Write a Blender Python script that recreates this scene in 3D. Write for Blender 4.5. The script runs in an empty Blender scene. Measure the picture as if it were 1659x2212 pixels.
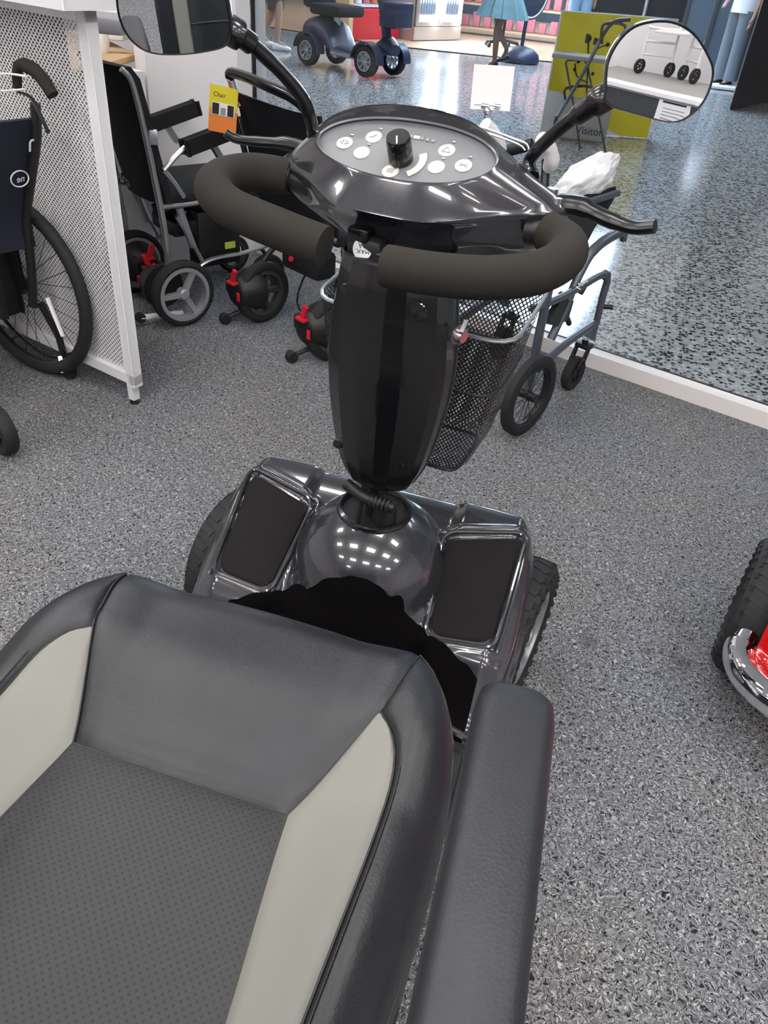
import bpy, bmesh, math, random
from mathutils import Vector as V, Matrix as MX, noise
from mathutils.geometry import interpolate_bezier
random.seed(7)
S = bpy.context.scene
C = S.collection
PI = math.pi
sin, cos = math.sin, math.cos
# ------------------------------------------------------------------ camera
CP = V((0.306, 0.1164, 1.3189))
YAW, PITCH, ROLL, FPX = math.radians(13.87), math.radians(36.56), math.radians(5.44), 1646.87
_f = V((-sin(YAW)*cos(PITCH), cos(YAW)*cos(PITCH), -sin(PITCH)))
_r = V((cos(YAW), sin(YAW), 0)); _u = _r.cross(_f)
_r, _u = cos(ROLL)*_r + sin(ROLL)*_u, -sin(ROLL)*_r + cos(ROLL)*_u
cd = bpy.data.cameras.new('camera'); cam = bpy.data.objects.new('camera', cd); C.objects.link(cam)
cd.sensor_fit = 'VERTICAL'; cd.sensor_height = 24; cd.lens = 24*FPX/2212
cd.clip_start = .02; cd.clip_end = 200
m3 = MX((_r, _u, -_f)).transposed()
cam.matrix_world = MX.Translation(CP) @ m3.to_4x4()
S.camera = cam
def ray(a, b): return _f + (a-829.5)/FPX*_r - (b-1106)/FPX*_u
def P(a, b, z=0.): d = ray(a, b); return CP + d*((z-CP.z)/d.z)          # pixel -> point at height z
def D(a, b, t): return CP + ray(a, b).normalized()*t                    # pixel -> point at distance t
# ------------------------------------------------------------------ world, lights, exposure
w = bpy.data.worlds.new('world'); S.world = w; w.use_nodes = True
w.node_tree.nodes['Background'].inputs[0].default_value = (.75, .82, 1, 1)
w.node_tree.nodes['Background'].inputs[1].default_value = .25
S.view_settings.view_transform = 'Standard'; S.view_settings.look = 'None'
S.view_settings.exposure = 0.0; S.view_settings.gamma = 1
S.view_settings.use_curve_mapping = False
CEIL_E, MALL_E, SKY_E = 29.0, 9.0, 22.0
# ------------------------------------------------------------------ materials
def mat(name, col, rough=.5, metal=0., coat=0., bump=None, vary=None, emit=None, spec=None, trans=0.):
    m = bpy.data.materials.new(name); m.use_nodes = True
    nt = m.node_tree; b = nt.nodes['Principled BSDF']
    b.inputs['Base Color'].default_value = (*col, 1); b.inputs['Roughness'].default_value = rough
    b.inputs['Metallic'].default_value = metal; b.inputs['Coat Weight'].default_value = coat
    b.inputs['Coat Roughness'].default_value = .04
    if spec is not None: b.inputs['Specular IOR Level'].default_value = spec
    if trans: b.inputs['Transmission Weight'].default_value = trans
    if emit: b.inputs['Emission Color'].default_value = (*emit[0], 1); b.inputs['Emission Strength'].default_value = emit[1]
    if bump or vary:
        tc = nt.nodes.new('ShaderNodeTexCoord')
    if vary:
        n = nt.nodes.new('ShaderNodeTexNoise'); n.inputs['Scale'].default_value = vary[0]; n.inputs['Detail'].default_value = 4
        nt.links.new(tc.outputs['Object'], n.inputs['Vector'])
        mx = nt.nodes.new('ShaderNodeMix'); mx.data_type = 'RGBA'
        mx.inputs[6].default_value = (*[c*(1-vary[1]) for c in col], 1); mx.inputs[7].default_value = (*[min(1, c*(1+vary[1])) for c in col], 1)
        nt.links.new(n.outputs['Fac'], mx.inputs[0]); nt.links.new(mx.outputs[2], b.inputs['Base Color'])
    if bump:
        n = nt.nodes.new('ShaderNodeTexNoise'); n.inputs['Scale'].default_value = bump[0]; n.inputs['Detail'].default_value = 5
        nt.links.new(tc.outputs['Object'], n.inputs['Vector'])
        bp = nt.nodes.new('ShaderNodeBump'); bp.inputs['Strength'].default_value = bump[1]; bp.inputs['Distance'].default_value = bump[2] if len(bump) > 2 else .002
        nt.links.new(n.outputs['Fac'], bp.inputs['Height']); nt.links.new(bp.outputs['Normal'], b.inputs['Normal'])
    return m
class NT:
    def __init__(s, name):
        s.m = bpy.data.materials.new(name); s.m.use_nodes = True; s.t = s.m.node_tree; s.b = s.t.nodes['Principled BSDF']
        s.tc = s.t.nodes.new('ShaderNodeTexCoord')
    def n(s, typ, **kw):
        o = s.t.nodes.new('ShaderNode'+typ)
        for k, v in kw.items():
            if k.startswith('i_'): o.inputs[k[2:].replace('_', ' ')].default_value = v
            else: setattr(o, k, v)
        return o
    def l(s, a, b): s.t.links.new(a, b)
    def ramp(s, src, stops):
        r = s.n('ValToRGB'); e = r.color_ramp.elements
        while len(e) < len(stops): e.new(.5)
        for i, (p, c) in enumerate(stops): e[i].position = p; e[i].color = (*c, 1) if len(c) == 3 else c
        s.l(src, r.inputs[0]); return r.outputs[0]
    def mix(s, f, a, b, mode='MIX'):
        x = s.n('Mix', data_type='RGBA', blend_type=mode)
        for i, v in ((0, f), (6, a), (7, b)):
            if hasattr(v, 'is_linked') or hasattr(v, 'links'): s.l(v, x.inputs[i])
            elif i == 0: x.inputs[0].default_value = v
            else: x.inputs[i].default_value = (*v, 1)
        return x.outputs[2]
    def math(s, op, a, b=0.):
        x = s.n('Math', operation=op)
        for i, v in enumerate((a, b)):
            if hasattr(v, 'links'): s.l(v, x.inputs[i])
            else: x.inputs[i].default_value = v
        return x.outputs[0]
def carpet():
    k = NT('carpet_fleck')
    mp = k.n('Mapping'); k.l(k.tc.outputs['Object'], mp.inputs[0]); mp.inputs['Scale'].default_value = (1, 1, 1)
    w_ = k.n('TexNoise', i_Scale=60., i_Detail=2.); k.l(mp.outputs[0], w_.inputs['Vector'])
    wm = k.n('VectorMath', operation='MULTIPLY_ADD'); k.l(w_.outputs['Color'], wm.inputs[0]); wm.inputs[1].default_value = (.03, .03, 0); k.l(mp.outputs[0], wm.inputs[2])
    n1 = k.n('TexNoise', i_Scale=150., i_Detail=3., i_Roughness=.7); k.l(wm.outputs[0], n1.inputs['Vector'])
    n2 = k.n('TexNoise', i_Scale=230., i_Detail=2.); 
    m2 = k.n('Mapping'); m2.inputs['Scale'].default_value = (.55, 1.5, 1); m2.inputs['Rotation'].default_value = (0, 0, .6); k.l(wm.outputs[0], m2.inputs[0]); k.l(m2.outputs[0], n2.inputs['Vector'])
    n3 = k.n('TexNoise', i_Scale=2.2, i_Detail=2.); k.l(mp.outputs[0], n3.inputs['Vector'])
    base = k.ramp(n1.outputs['Fac'], [(.30, (.035, .036, .041)), (.44, (.15, .15, .155)), (.56, (.235, .235, .245)), (.72, (.48, .475, .47))])
    fl = k.ramp(n2.outputs['Fac'], [(.575, (0, 0, 0)), (.63, (1, 1, 1))])
    c = k.mix(fl, base, (.56, .555, .55))
    n4 = k.n('TexNoise', i_Scale=260., i_Detail=1.); m4 = k.n('Mapping'); m4.inputs['Scale'].default_value = (1.3, .6, 1); m4.inputs['Location'].default_value = (5, 3, 0); k.l(wm.outputs[0], m4.inputs[0]); k.l(m4.outputs[0], n4.inputs['Vector'])
    dk = k.ramp(n4.outputs['Fac'], [(.565, (0, 0, 0)), (.62, (1, 1, 1))])
    c = k.mix(dk, c, (.02, .02, .024))
    tint = k.ramp(n3.outputs['Fac'], [(.35, (.86, .85, .82)), (.65, (.80, .83, .88))])
    c = k.mix(1., c, tint, 'MULTIPLY')
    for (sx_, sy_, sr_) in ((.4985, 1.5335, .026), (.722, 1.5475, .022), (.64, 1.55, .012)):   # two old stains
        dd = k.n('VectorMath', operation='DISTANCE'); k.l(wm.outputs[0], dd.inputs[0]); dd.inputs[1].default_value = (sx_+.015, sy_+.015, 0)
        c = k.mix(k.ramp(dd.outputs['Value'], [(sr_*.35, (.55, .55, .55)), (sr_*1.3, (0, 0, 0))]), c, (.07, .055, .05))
    k.l(c, k.b.inputs['Base Color']); k.b.inputs['Roughness'].default_value = .95; k.b.inputs['Specular IOR Level'].default_value = .15
    bp = k.n('Bump', i_Strength=.5, i_Distance=.003); k.l(n1.outputs['Fac'], bp.inputs['Height']); k.l(bp.outputs[0], k.b.inputs['Normal'])
    return k.m
def terrazzo():
    k = NT('terrazzo')
    v = k.n('TexVoronoi', i_Scale=62.); 
    w_ = k.n('TexNoise', i_Scale=90., i_Detail=1.); k.l(k.tc.outputs['Object'], w_.inputs['Vector'])
    wm = k.n('VectorMath', operation='MULTIPLY_ADD'); k.l(w_.outputs['Color'], wm.inputs[0]); wm.inputs[1].default_value = (.02, .02, 0); k.l(k.tc.outputs['Object'], wm.inputs[2])
    k.l(wm.outputs[0], v.inputs['Vector'])
    sx = k.n('SeparateColor'); k.l(v.outputs['Color'], sx.inputs[0])
    c = k.ramp(sx.outputs[0], [(.0, (.010, .012, .018)), (.36, (.025, .03, .04)), (.39, (.34, .345, .35)), (.6, (.44, .44, .42)), (.8, (.55, .54, .49)), (.95, (.68, .65, .58))])
    ed = k.ramp(v.outputs['Distance'], [(.46, (1, 1, 1)), (.70, (0, 0, 0))])
    c = k.mix(ed, (.43, .43, .41), c)
    # joints between the slabs
    sp = k.n('SeparateXYZ'); rt = k.n('Mapping'); rt.inputs['Rotation'].default_value = (0, 0, math.radians(19)); k.l(k.tc.outputs['Object'], rt.inputs[0]); k.l(rt.outputs[0], sp.inputs[0])
    fx = k.math('FRACT', k.math('MULTIPLY', sp.outputs[0], .9)); fy = k.math('FRACT', k.math('MULTIPLY', sp.outputs[1], .9))
    j = k.math('LESS_THAN', k.math('MINIMUM', fx, fy), .004)
    c = k.mix(j, c, (.34, .33, .3))
    k.l(c, k.b.inputs['Base Color']); k.b.inputs['Roughness'].default_value = .11; k.b.inputs['Specular IOR Level'].default_value = .7
    n = k.n('TexNoise', i_Scale=14., i_Detail=3.); k.l(k.tc.outputs['Object'], n.inputs['Vector'])
    bp = k.n('Bump', i_Strength=.05, i_Distance=.001); k.l(n.outputs['Fac'], bp.inputs['Height']); k.l(bp.outputs[0], k.b.inputs['Normal'])
    return k.m
def perforated():
    k = NT('perforated_leather')
    sc = k.n('VectorMath', operation='MULTIPLY'); k.l(k.tc.outputs['Object'], sc.inputs[0]); sc.inputs[1].default_value = (112, 112, 0)
    def dots(off):
        a = k.n('VectorMath', operation='ADD'); k.l(sc.outputs[0], a.inputs[0]); a.inputs[1].default_value = (off, off, 0)
        f = k.n('VectorMath', operation='FRACTION'); k.l(a.outputs[0], f.inputs[0])
        s = k.n('SeparateXYZ'); k.l(f.outputs[0], s.inputs[0])
        x = k.math('ABSOLUTE', k.math('SUBTRACT', s.outputs[0], .5)); y = k.math('ABSOLUTE', k.math('SUBTRACT', s.outputs[1], .5))
        b1 = k.math('MULTIPLY', k.math('LESS_THAN', x, .07), k.math('LESS_THAN', y, .18))
        b2 = k.math('MULTIPLY', k.math('LESS_THAN', y, .07), k.math('LESS_THAN', x, .18))
        return k.math('MAXIMUM', b1, b2)
    d = k.math('MAXIMUM', dots(0.), dots(.5))
    c = k.mix(d, (.0165, .018, .019), (.0015, .0015, .002))
    k.l(c, k.b.inputs['Base Color']); k.b.inputs['Roughness'].default_value = .5
    n = k.n('TexNoise', i_Scale=420., i_Detail=3.); k.l(k.tc.outputs['Object'], n.inputs['Vector'])
    h = k.math('SUBTRACT', k.math('MULTIPLY', n.outputs['Fac'], .35), d)
    bp = k.n('Bump', i_Strength=.55, i_Distance=.0015); k.l(h, bp.inputs['Height']); k.l(bp.outputs[0], k.b.inputs['Normal'])
    return k.m
def leather(name, col, rough=.42, wear=.35):
    k = NT(name)
    n = k.n('TexNoise', i_Scale=9., i_Detail=5.); k.l(k.tc.outputs['Object'], n.inputs['Vector'])
    c = k.ramp(n.outputs['Fac'], [(.35, tuple(x*(1-wear*.5) for x in col)), (.68, tuple(x*(1+wear) for x in col))])
    k.l(c, k.b.inputs['Base Color'])
    v = k.n('TexVoronoi', i_Scale=330.); k.l(k.tc.outputs['Object'], v.inputs['Vector'])
    n2 = k.n('TexNoise', i_Scale=26., i_Detail=3.); k.l(k.tc.outputs['Object'], n2.inputs['Vector'])
    h = k.math('ADD', k.math('MULTIPLY', v.outputs['Distance'], .25), k.math('MULTIPLY', n2.outputs['Fac'], 1.2))
    bp = k.n('Bump', i_Strength=.3, i_Distance=.0022); k.l(h, bp.inputs['Height']); k.l(bp.outputs[0], k.b.inputs['Normal'])
    k.b.inputs['Roughness'].default_value = rough
    return k.m
M = dict(
 carpet=carpet(), terrazzo=terrazzo(), perf=perforated(),
 leather=leather('black_leather', (.012, .013, .016), .42), leather2=leather('armrest_vinyl', (.015, .016, .020), .47, .15),
 beige=mat('beige_leather', (.215, .212, .19), .55, bump=(400, .15, .001)),
 gloss=mat('graphite_gloss_plastic', (.028, .028, .034), .22, 0., 1., vary=(60, .1)),
 tgloss=mat('black_gloss_plastic', (.0045, .0045, .0055), .25, 0., .35),
 lever=mat('black_lever', (.008, .008, .009), .3),
 matte=mat('black_matte_plastic', (.012, .012, .013), .45, bump=(300, .2)),
 fabric=mat('black_fabric', (.007, .007, .009), .85, bump=(180, .4)),
 mattex=mat('rubber_mat', (.013, .012, .012), .9, bump=(700, .5, .001), spec=.2),
 dullblack=mat('dull_black_sheet', (.0035, .003, .0035), .97, bump=(700, .4, .001), spec=.05),
 foam=mat('foam_grip', (.027, .025, .022), .92, bump=(900, .5, .0008), spec=.2),
 rubber=mat('tyre_rubber', (.013, .013, .014), .75, bump=(120, .3)),
 rubber_grey=mat('grey_rubber', (.05, .05, .055), .7),
 chrome=mat('chrome', (.9, .9, .92), .05, 1.), silver=mat('silver_alloy', (.55, .56, .58), .32, .85), alu=mat('aluminium', (.6, .6, .62), .28, 1.),
 wheel_grey=mat('grey_plastic_rim', (.36, .36, .38), .35, .3), bluegrey=mat('grey_blue_painted_metal', (.13, .145, .17), .35, .6),
 white=mat('white_powder_coat', (.82, .81, .82), .4), wall=mat('white_wall', (.90, .87, .87), .7, bump=(60, .05)), cream=mat('cream_panel', (.72, .69, .67), .6),
 backing=mat('dark_backing', (.11, .095, .09), .8, vary=(2.2, .7)), carpetgrey=mat('platform_grey', (.33, .32, .31), .8), sill=mat('white_sill', (.8, .76, .74), .45), darkline=mat('black_gasket', (.01, .01, .01), .6), ceil=mat('ceiling', (.75, .75, .76), .8),
 wood=mat('oak_top', (.62, .42, .22), .5, vary=(6, .15)), red=mat('red_plastic', (.6, .015, .03), .35, emit=None), redpaint=mat('red_gloss_paint', (.55, .006, .006), .15, 0., 1.),
 panel=mat('grey_control_panel', (.17, .175, .185), .45, 0., 0.), button=mat('button_cream', (.62, .60, .55), .45), symbol=mat('button_symbol', (.3, .28, .27), .5),
 knob=mat('knob_black', (.006, .006, .006), .2, 0., .6), mirror=mat('mirror_glass', (.9, .91, .92), .0, 1.),
 led=mat('ceiling_lamp', (1, 1, 1), .5, emit=((1, .97, .95), CEIL_E)), mall=mat('mall_lamp', (1, 1, 1), .5, emit=((1, .97, .95), MALL_E)),
 sky=mat('skylight', (.7, .8, 1), .5, emit=((.62, .78, 1), SKY_E)), tube=mat('fridge_lamp', (1, 1, 1), .5, emit=((.93, .96, 1), 170)),
 paper=mat('white_card', (.86, .85, .85), .5), yellow=mat('yellow_print', (.80, .66, .02), .6), orange=mat('orange_print', (.85, .25, .04), .6), lime=mat('yellow_green_print', (.75, .62, .03), .6),
 teal=mat('teal_print', (.02, .33, .45), .5), ink=mat('dark_ink', (.02, .02, .025), .6), wink=mat('white_ink', (.75, .78, .85), .5),
 plastic=mat('bubble_wrap', (.85, .86, .87), .25, bump=(45, .6, .006), spec=.7), skin=mat('skin', (.42, .25, .18), .55), skin2=mat('skin_dark', (.22, .12, .09), .55),
 tealcloth=mat('teal_cotton', (.17, .29, .31), .9, bump=(8, .6, .02), vary=(5, .3)), jeans=mat('pale_denim', (.22, .36, .5), .9, vary=(5, .2)), brown=mat('brown_cloth', (.12, .08, .075), .9), maroon=mat('maroon_cloth', (.17, .02, .05), .9),
 greycloth=mat('grey_cloth', (.16, .19, .22), .9), hair=mat('dark_hair', (.03, .02, .015), .6), blackvinyl=mat('black_vinyl', (.010, .011, .015), .35),
 darknavy=mat('dark_navy_fabric', (.010, .012, .028), .8),
 navy=mat('navy_vinyl', (.035, .04, .075), .4), darkgrey=mat('dark_grey', (.05, .055, .06), .5),
 shopfloor=mat('warm_floor', (.72, .5, .33), .25, spec=.7), reddisplay=mat('red_display', (.6, .02, .03), .4), orangepack=mat('orange_pack', (.65, .2, .08), .4), pinkpack=mat('pink_pack', (.6, .2, .25), .5),
 fridge=mat('fridge_steel', (.5, .46, .42), .35, .4), fridgein=mat('fridge_interior', (.75, .78, .8), .5, emit=((.8, .9, 1), .9)), bottle=mat('bottle_mix', (.3, .35, .42), .3), bluewall=mat('blue_grey_wall', (.10, .14, .18), .35, vary=(.7, .35)), darkwall=mat('dark_column', (.015, .014, .018), .3, spec=.4, vary=(1.2, .4)), tealglow=mat('teal_panel', (.02, .1, .12), .4),
 beigebag=mat('beige_canvas', (.36, .33, .3), .85), batt=mat('battery_case', (.008, .008, .009), .5), label_y=mat('yellow_label', (.55, .6, .08), .5))
def glassmat():
    m = bpy.data.materials.new('window_glass'); m.use_nodes = True; t = m.node_tree; t.nodes.clear()
    o = t.nodes.new('ShaderNodeOutputMaterial'); a = t.nodes.new('ShaderNodeBsdfTransparent'); g = t.nodes.new('ShaderNodeBsdfGlossy'); g.inputs['Roughness'].default_value = .0
    a.inputs[0].default_value = (.93, .96, .98, 1); f = t.nodes.new('ShaderNodeFresnel'); f.inputs[0].default_value = 1.45
    x = t.nodes.new('ShaderNodeMixShader'); ge = t.nodes.new('ShaderNodeNewGeometry'); mu = t.nodes.new('ShaderNodeMath'); mu.operation = 'MULTIPLY_ADD'; t.links.new(ge.outputs['Backfacing'], mu.inputs[0]); mu.inputs[1].default_value = -1; mu.inputs[2].default_value = 1
    m3_ = t.nodes.new('ShaderNodeMath'); m3_.operation = 'MULTIPLY'; t.links.new(mu.outputs[0], m3_.inputs[0]); t.links.new(f.outputs[0], m3_.inputs[1]); t.links.new(m3_.outputs[0], x.inputs[0]); t.links.new(a.outputs[0], x.inputs[1]); t.links.new(g.outputs[0], x.inputs[2]); t.links.new(x.outputs[0], o.inputs[0])
    return m
M['glass'] = glassmat()
# ------------------------------------------------------------------ mesh helpers
def frame(d, up=V((0, 0, 1))):
    d = d.normalized()
    if abs(d.dot(up)) > .98: up = V((0, 1, 0))
    a = d.cross(up).normalized(); return a, a.cross(d).normalized()
def cat(pts, n=6, closed=False):
    pts = [V(p) for p in pts]; L = len(pts); out = []
    for i in range(L if closed else L-1):
        if closed: a, b, c, d = pts[i-1], pts[i], pts[(i+1) % L], pts[(i+2) % L]
        else: a, b, c, d = pts[max(i-1, 0)], pts[i], pts[i+1], pts[min(i+2, L-1)]
        for k in range(n):
            t = k/n; out.append(.5*((2*b)+(c-a)*t+(2*a-5*b+4*c-d)*t*t+(3*b-a-3*c+d)*t**3))
    if not closed: out.append(pts[-1])
    return out
class G:
    def __init__(s): s.b = bmesh.new()
    def loft(s, rings, caps=True, closed=False):
        R = [[s.b.verts.new(p) for p in r] for r in rings]; n = len(R[0])
        for i in range(len(R) if closed else len(R)-1):
            A, B = R[i], R[(i+1) % len(R)]
            for k in range(n):
                try: s.b.faces.new((A[k], A[(k+1) % n], B[(k+1) % n], B[k]))
                except ValueError: pass
        if caps and not closed:
            for r in (R[0][::-1], R[-1]):
                try: s.b.faces.new(r)
                except ValueError: pass
        return s
    def tube(s, pts, r, n=10, closed=False, sm=0, flat=1.):
        if sm: pts = cat(pts, sm, closed)
        pts = [V(p) for p in pts]; L = len(pts); rings = []; a = None
        for i, p in enumerate(pts):
            t = (pts[(i+1) % L]-pts[i-1]) if closed else (pts[min(i+1, L-1)]-pts[max(i-1, 0)])
            t.normalize()
            if a is None: a, b = frame(t)
            else:
                a = (a - t*a.dot(t)).normalized(); b = a.cross(t)
            rr = r[int(i*(len(r)-1)/max(1, L-1)+.5)] if isinstance(r, (list, tuple)) else r
            rings.append([p+a*rr*cos(2*PI*k/n)+b*rr*flat*sin(2*PI*k/n) for k in range(n)])
        return s.loft(rings, closed=closed)
    def cyl(s, a, b, r, r2=None, n=20):
        a, b = V(a), V(b); u, v = frame(b-a); r2 = r if r2 is None else r2
        return s.loft([[p+u*q*cos(2*PI*k/n)+v*q*sin(2*PI*k/n) for k in range(n)] for p, q in ((a, r), (b, r2))])
    def lathe(s, prof, o=(0, 0, 0), ax=(0, 0, 1), n=32, closed=False):
        o, ax = V(o), V(ax).normalized(); u, v = frame(ax)
        return s.loft([[o+ax*h+(u*cos(2*PI*k/n)+v*sin(2*PI*k/n))*max(r, 1e-5) for k in range(n)] for r, h in prof], closed=closed, caps=not closed)
    def box(s, c, sz, rot=None, bev=0., seg=2):
        r = bmesh.ops.create_cube(s.b, size=1.); vs = r['verts']
        mt = MX.Translation(V(c)) @ (rot.to_4x4() if rot else MX.Identity(4)) @ MX.Diagonal((*sz, 1))
        for v in vs: v.co = mt @ v.co
        if bev:
            es = list({e for v in vs for e in v.link_edges})
            bmesh.ops.bevel(s.b, geom=es, offset=bev, segments=seg, affect='EDGES', profile=.5)
        return s
    def bar(s, a, b, wd, th, up=(0, 0, 1), bev=0.):
        a, b = V(a), V(b); d = (b-a); u, v = frame(d, V(up)); rot = MX((u, d.normalized(), -v)).transposed()
        return s.box((a+b)/2, (wd, d.length, th), rot, bev)
    def sph(s, c, r, sc=(1, 1, 1), seg=16, rot=None):
        q = bmesh.ops.create_uvsphere(s.b, u_segments=seg, v_segments=max(6, seg//2), radius=1)
        mt = MX.Translation(V(c)) @ (rot.to_4x4() if rot else MX.Identity(4)) @ MX.Diagonal((r*sc[0], r*sc[1], r*sc[2], 1))
        for v in q['verts']: v.co = mt @ v.co
        return s
    def grid(s, fn, nu, nv, skip=None):
        g = [[s.b.verts.new(fn(i/nu, j/nv)) for j in range(nv+1)] for i in range(nu+1)]
        for i in range(nu):
            for j in range(nv):
                if skip and skip((i+.5)/nu, (j+.5)/nv): continue
                s.b.faces.new((g[i][j], g[i+1][j], g[i+1][j+1], g[i][j+1]))
        return s
    def prism(s, pts, off):
        off = V(off); return s.loft([[V(p) for p in pts], [V(p)+off for p in pts]])
    def torus(s, c, ax, R, r, n=40, k=10, sq=1., prof=None):
        c, ax = V(c), V(ax).normalized(); u, v = frame(ax); rings = []
        for i in range(n):
            a = 2*PI*i/n; d = u*cos(a)+v*sin(a)
            rings.append([c+d*(R+r*cos(2*PI*j/k))+ax*r*sq*sin(2*PI*j/k) for j in range(k)])
        return s.loft(rings, closed=True)
def add(name, g, m, parent=None, smooth=True, label=None, world=True, kind=None, auto=40):
    me = bpy.data.meshes.new(name); bm = g.b
    bmesh.ops.remove_doubles(bm, verts=bm.verts, dist=1e-6)
    bmesh.ops.recalc_face_normals(bm, faces=bm.faces)
    if parent is not None and world:
        r = parent
        while r.parent: r = r.parent
        bm.transform(r.matrix_world.inverted() if False else ROOTM[r.name].inverted())
    if smooth:
        lim = math.radians(auto)
        for f in bm.faces: f.smooth = True
        for e in bm.edges:
            if len(e.link_faces) == 2 and e.calc_face_angle(0) > lim: e.smooth = False
    bm.to_mesh(me); bm.free(); me.materials.append(M[m] if isinstance(m, str) else m)
    o = bpy.data.objects.new(name, me); C.objects.link(o)
    if parent is not None: o.parent = parent
    if label: o['label'] = label
    if kind: o['kind'] = kind
    return o
ROOTM = {}
def thing(name, label, catg, loc=(0, 0, 0), rz=0., group=None):
    o = bpy.data.objects.new(name, None); o.empty_display_size = .05; C.objects.link(o)
    o.location = loc; o.rotation_euler = (0, 0, rz); ROOTM[o.name] = MX.Translation(V(loc)) @ MX.Rotation(rz, 4, 'Z')
    o['label'] = label; o['category'] = catg
    if group: o['group'] = group
    return o
def tag(o, label, catg, group=None):
    o['label'] = label; o['category'] = catg
    if group: o['group'] = group
    return o
def struct(name, g, m, smooth=False):
    return add(name, g, m, kind='structure', smooth=smooth)
def text(s, mt, parent, m, size, name='lettering', sx=1.):
    cu = bpy.data.curves.new(name, 'FONT'); cu.body = s; cu.size = size; cu.extrude = .0004; cu.align_x = 'CENTER'; cu.align_y = 'CENTER'
    tmp = bpy.data.objects.new('tmp', cu); C.objects.link(tmp); dg = bpy.context.evaluated_depsgraph_get()
    me = bpy.data.meshes.new_from_object(tmp.evaluated_get(dg)); bpy.data.objects.remove(tmp); me.materials.clear(); me.materials.append(M[m])
    o = bpy.data.objects.new(name, me); C.objects.link(o)
    o.parent = parent; r = parent
    while r.parent: r = r.parent
    o.matrix_local = ROOTM[r.name].inverted() @ mt @ MX.Diagonal((sx, 1, 1, 1))
    return o
def basis(o, x, y):            # matrix whose local x, y run along the given directions
    x = V(x).normalized(); y = (V(y)-x*V(y).dot(x)).normalized(); z = x.cross(y)
    return MX.Translation(V(o)) @ MX((x, y, z)).transposed().to_4x4()
def sst(a, b, x):
    t = min(1, max(0, (x-a)/(b-a))); return t*t*(3-2*t)
# ------------------------------------------------------------------ room shell
W0 = V((1.041, 2.893, 0)); WD = V((-2.417, .837, 0)).normalized(); WN = V((-WD.y, WD.x, 0))   # WN points into the room?
if WN.y > 0: WN = -WN
def wl(t, n=0., z=0.): return W0 + WD*t + WN*n + V((0, 0, z))
TC = 2.575                        # corner where the glazing ends
rotw = MX.Rotation(math.atan2(WD.y, WD.x), 3, 'Z')
g = G(); g.prism([wl(TC+2.5), wl(-3.6), (4.4, -4.2, 0), (-4.6, -4.2, 0), (-4.6, 3.6, 0)], (0, 0, -.05)); struct('floor', g, 'carpet')
g = G(); g.prism([wl(8, -.10, -.012), wl(-12, -.10, -.012), (16, 30, -.012), (-22, 30, -.012)], (0, 0, -.05)); struct('floor_mall', g, 'terrazzo')
g = G(); g.prism([wl(TC+2.5, 0, 2.75), wl(-3.6, 0, 2.75), (4.4, -4.2, 2.75), (-4.6, -4.2, 2.75), (-4.6, 3.6, 2.75)], (0, 0, .05)); struct('ceiling', g, 'ceil')
g = G(); g.box((-.1, -4.25, 1.375), (9.2, .1, 2.75)); struct('wall_back', g, 'wall')
g = G(); g.box((-4.65, 0.0, 1.375), (.1, 8.6, 2.75)); struct('wall_left', g, 'wall')
g = G(); g.box((4.45, -1.2, 1.375), (.1, 6.2, 2.75)); struct('wall_right', g, 'wall')
g = G(); g.box(wl(-1.1+TC/2, -.02, .028), (TC+4.9, .06, .056), rotw, .004); struct('trim_1', g, 'sill')
g = G(); g.box(wl(-1.1+TC/2, -.075, .028), (TC+4.9, .012, .052), rotw); struct('trim_2', g, 'darkline')
g = G(); g.box(wl(-1.1+TC/2, -.10, .018), (TC+4.9, .035, .04), rotw); struct('trim_3', g, 'sill')
g = G(); g.box(wl(-1.1+TC/2, -.075, 1.4), (TC+4.9, .008, 2.7), rotw); struct('window_1', g, 'glass')
g = G(); g.box(wl(TC+.048, -.06, 1.375), (.014, .012, 2.75), rotw); struct('trim_4', g, 'darkline')
g = G(); g.box(wl(TC+.045, -.10, 1.375), (.05, .02, 2.75), rotw); struct('trim_5', g, 'cream')
# full height white return beside the glazing, then wall behind the counter
WP = WN                           # direction back into the room
cn = wl(TC+.03)
g = G(); g.prism([V((-1.398, 3.735, 0)), V((-1.41, 3.62, 0)), V((-1.64, 3.255, 0)), V((-1.72, 3.305, 0)), V((-1.56, 3.79, 0))], (0, 0, 2.75)); struct('wall_front', g, 'wall')
g = G(); g.box(wl(TC+2.0, -.06, 1.375), (3.5, .1, 2.75), rotw); struct('wall_counter', g, 'wall')
# ------------------------------------------------------------------ ceiling lamps
n = 0
lamps = [(-.9, -.1), (.35, -.1), (1.6, -.1), (-.9, 1.15), (.35, 1.15), (1.6, 1.15), (-.9, -1.5), (.35, -1.5), (1.6, -1.5), (-2.3, -.1), (-2.3, 1.15), (-2.3, -1.5), (2.9, -.1), (2.9, -1.5), (-.9, 2.35), (-2.3, 2.5), (.2, -2.9), (-1.6, -2.9), (1.9, -2.9)]
for (x, y) in lamps:
    t = thing('ceiling_light', 'recessed square ceiling light panel above the shop floor', 'ceiling light', (x, y, 2.74), 0, 'ceiling light panels')
    add('lamp_frame', G().box((x, y, 2.745), (.62, .32, .012)), 'white', t, False)
    add('diffuser', G().box((x, y, 2.736), (.58, .28, .006)), 'led', t, False)
# ------------------------------------------------------------------ the black mobility scooter
sc = thing('mobility_scooter', 'black four wheeled mobility scooter with padded seat, foam handles and two mirrors, in the foreground', 'mobility scooter', (0, .75, 0))
def TP(x, y, z):                    # tiller frame: turned a little clockwise about the steering post
    a = math.radians(-7); return V((.01+cos(a)*x-sin(a)*y, 1.235+sin(a)*x+cos(a)*y, z))
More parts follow.
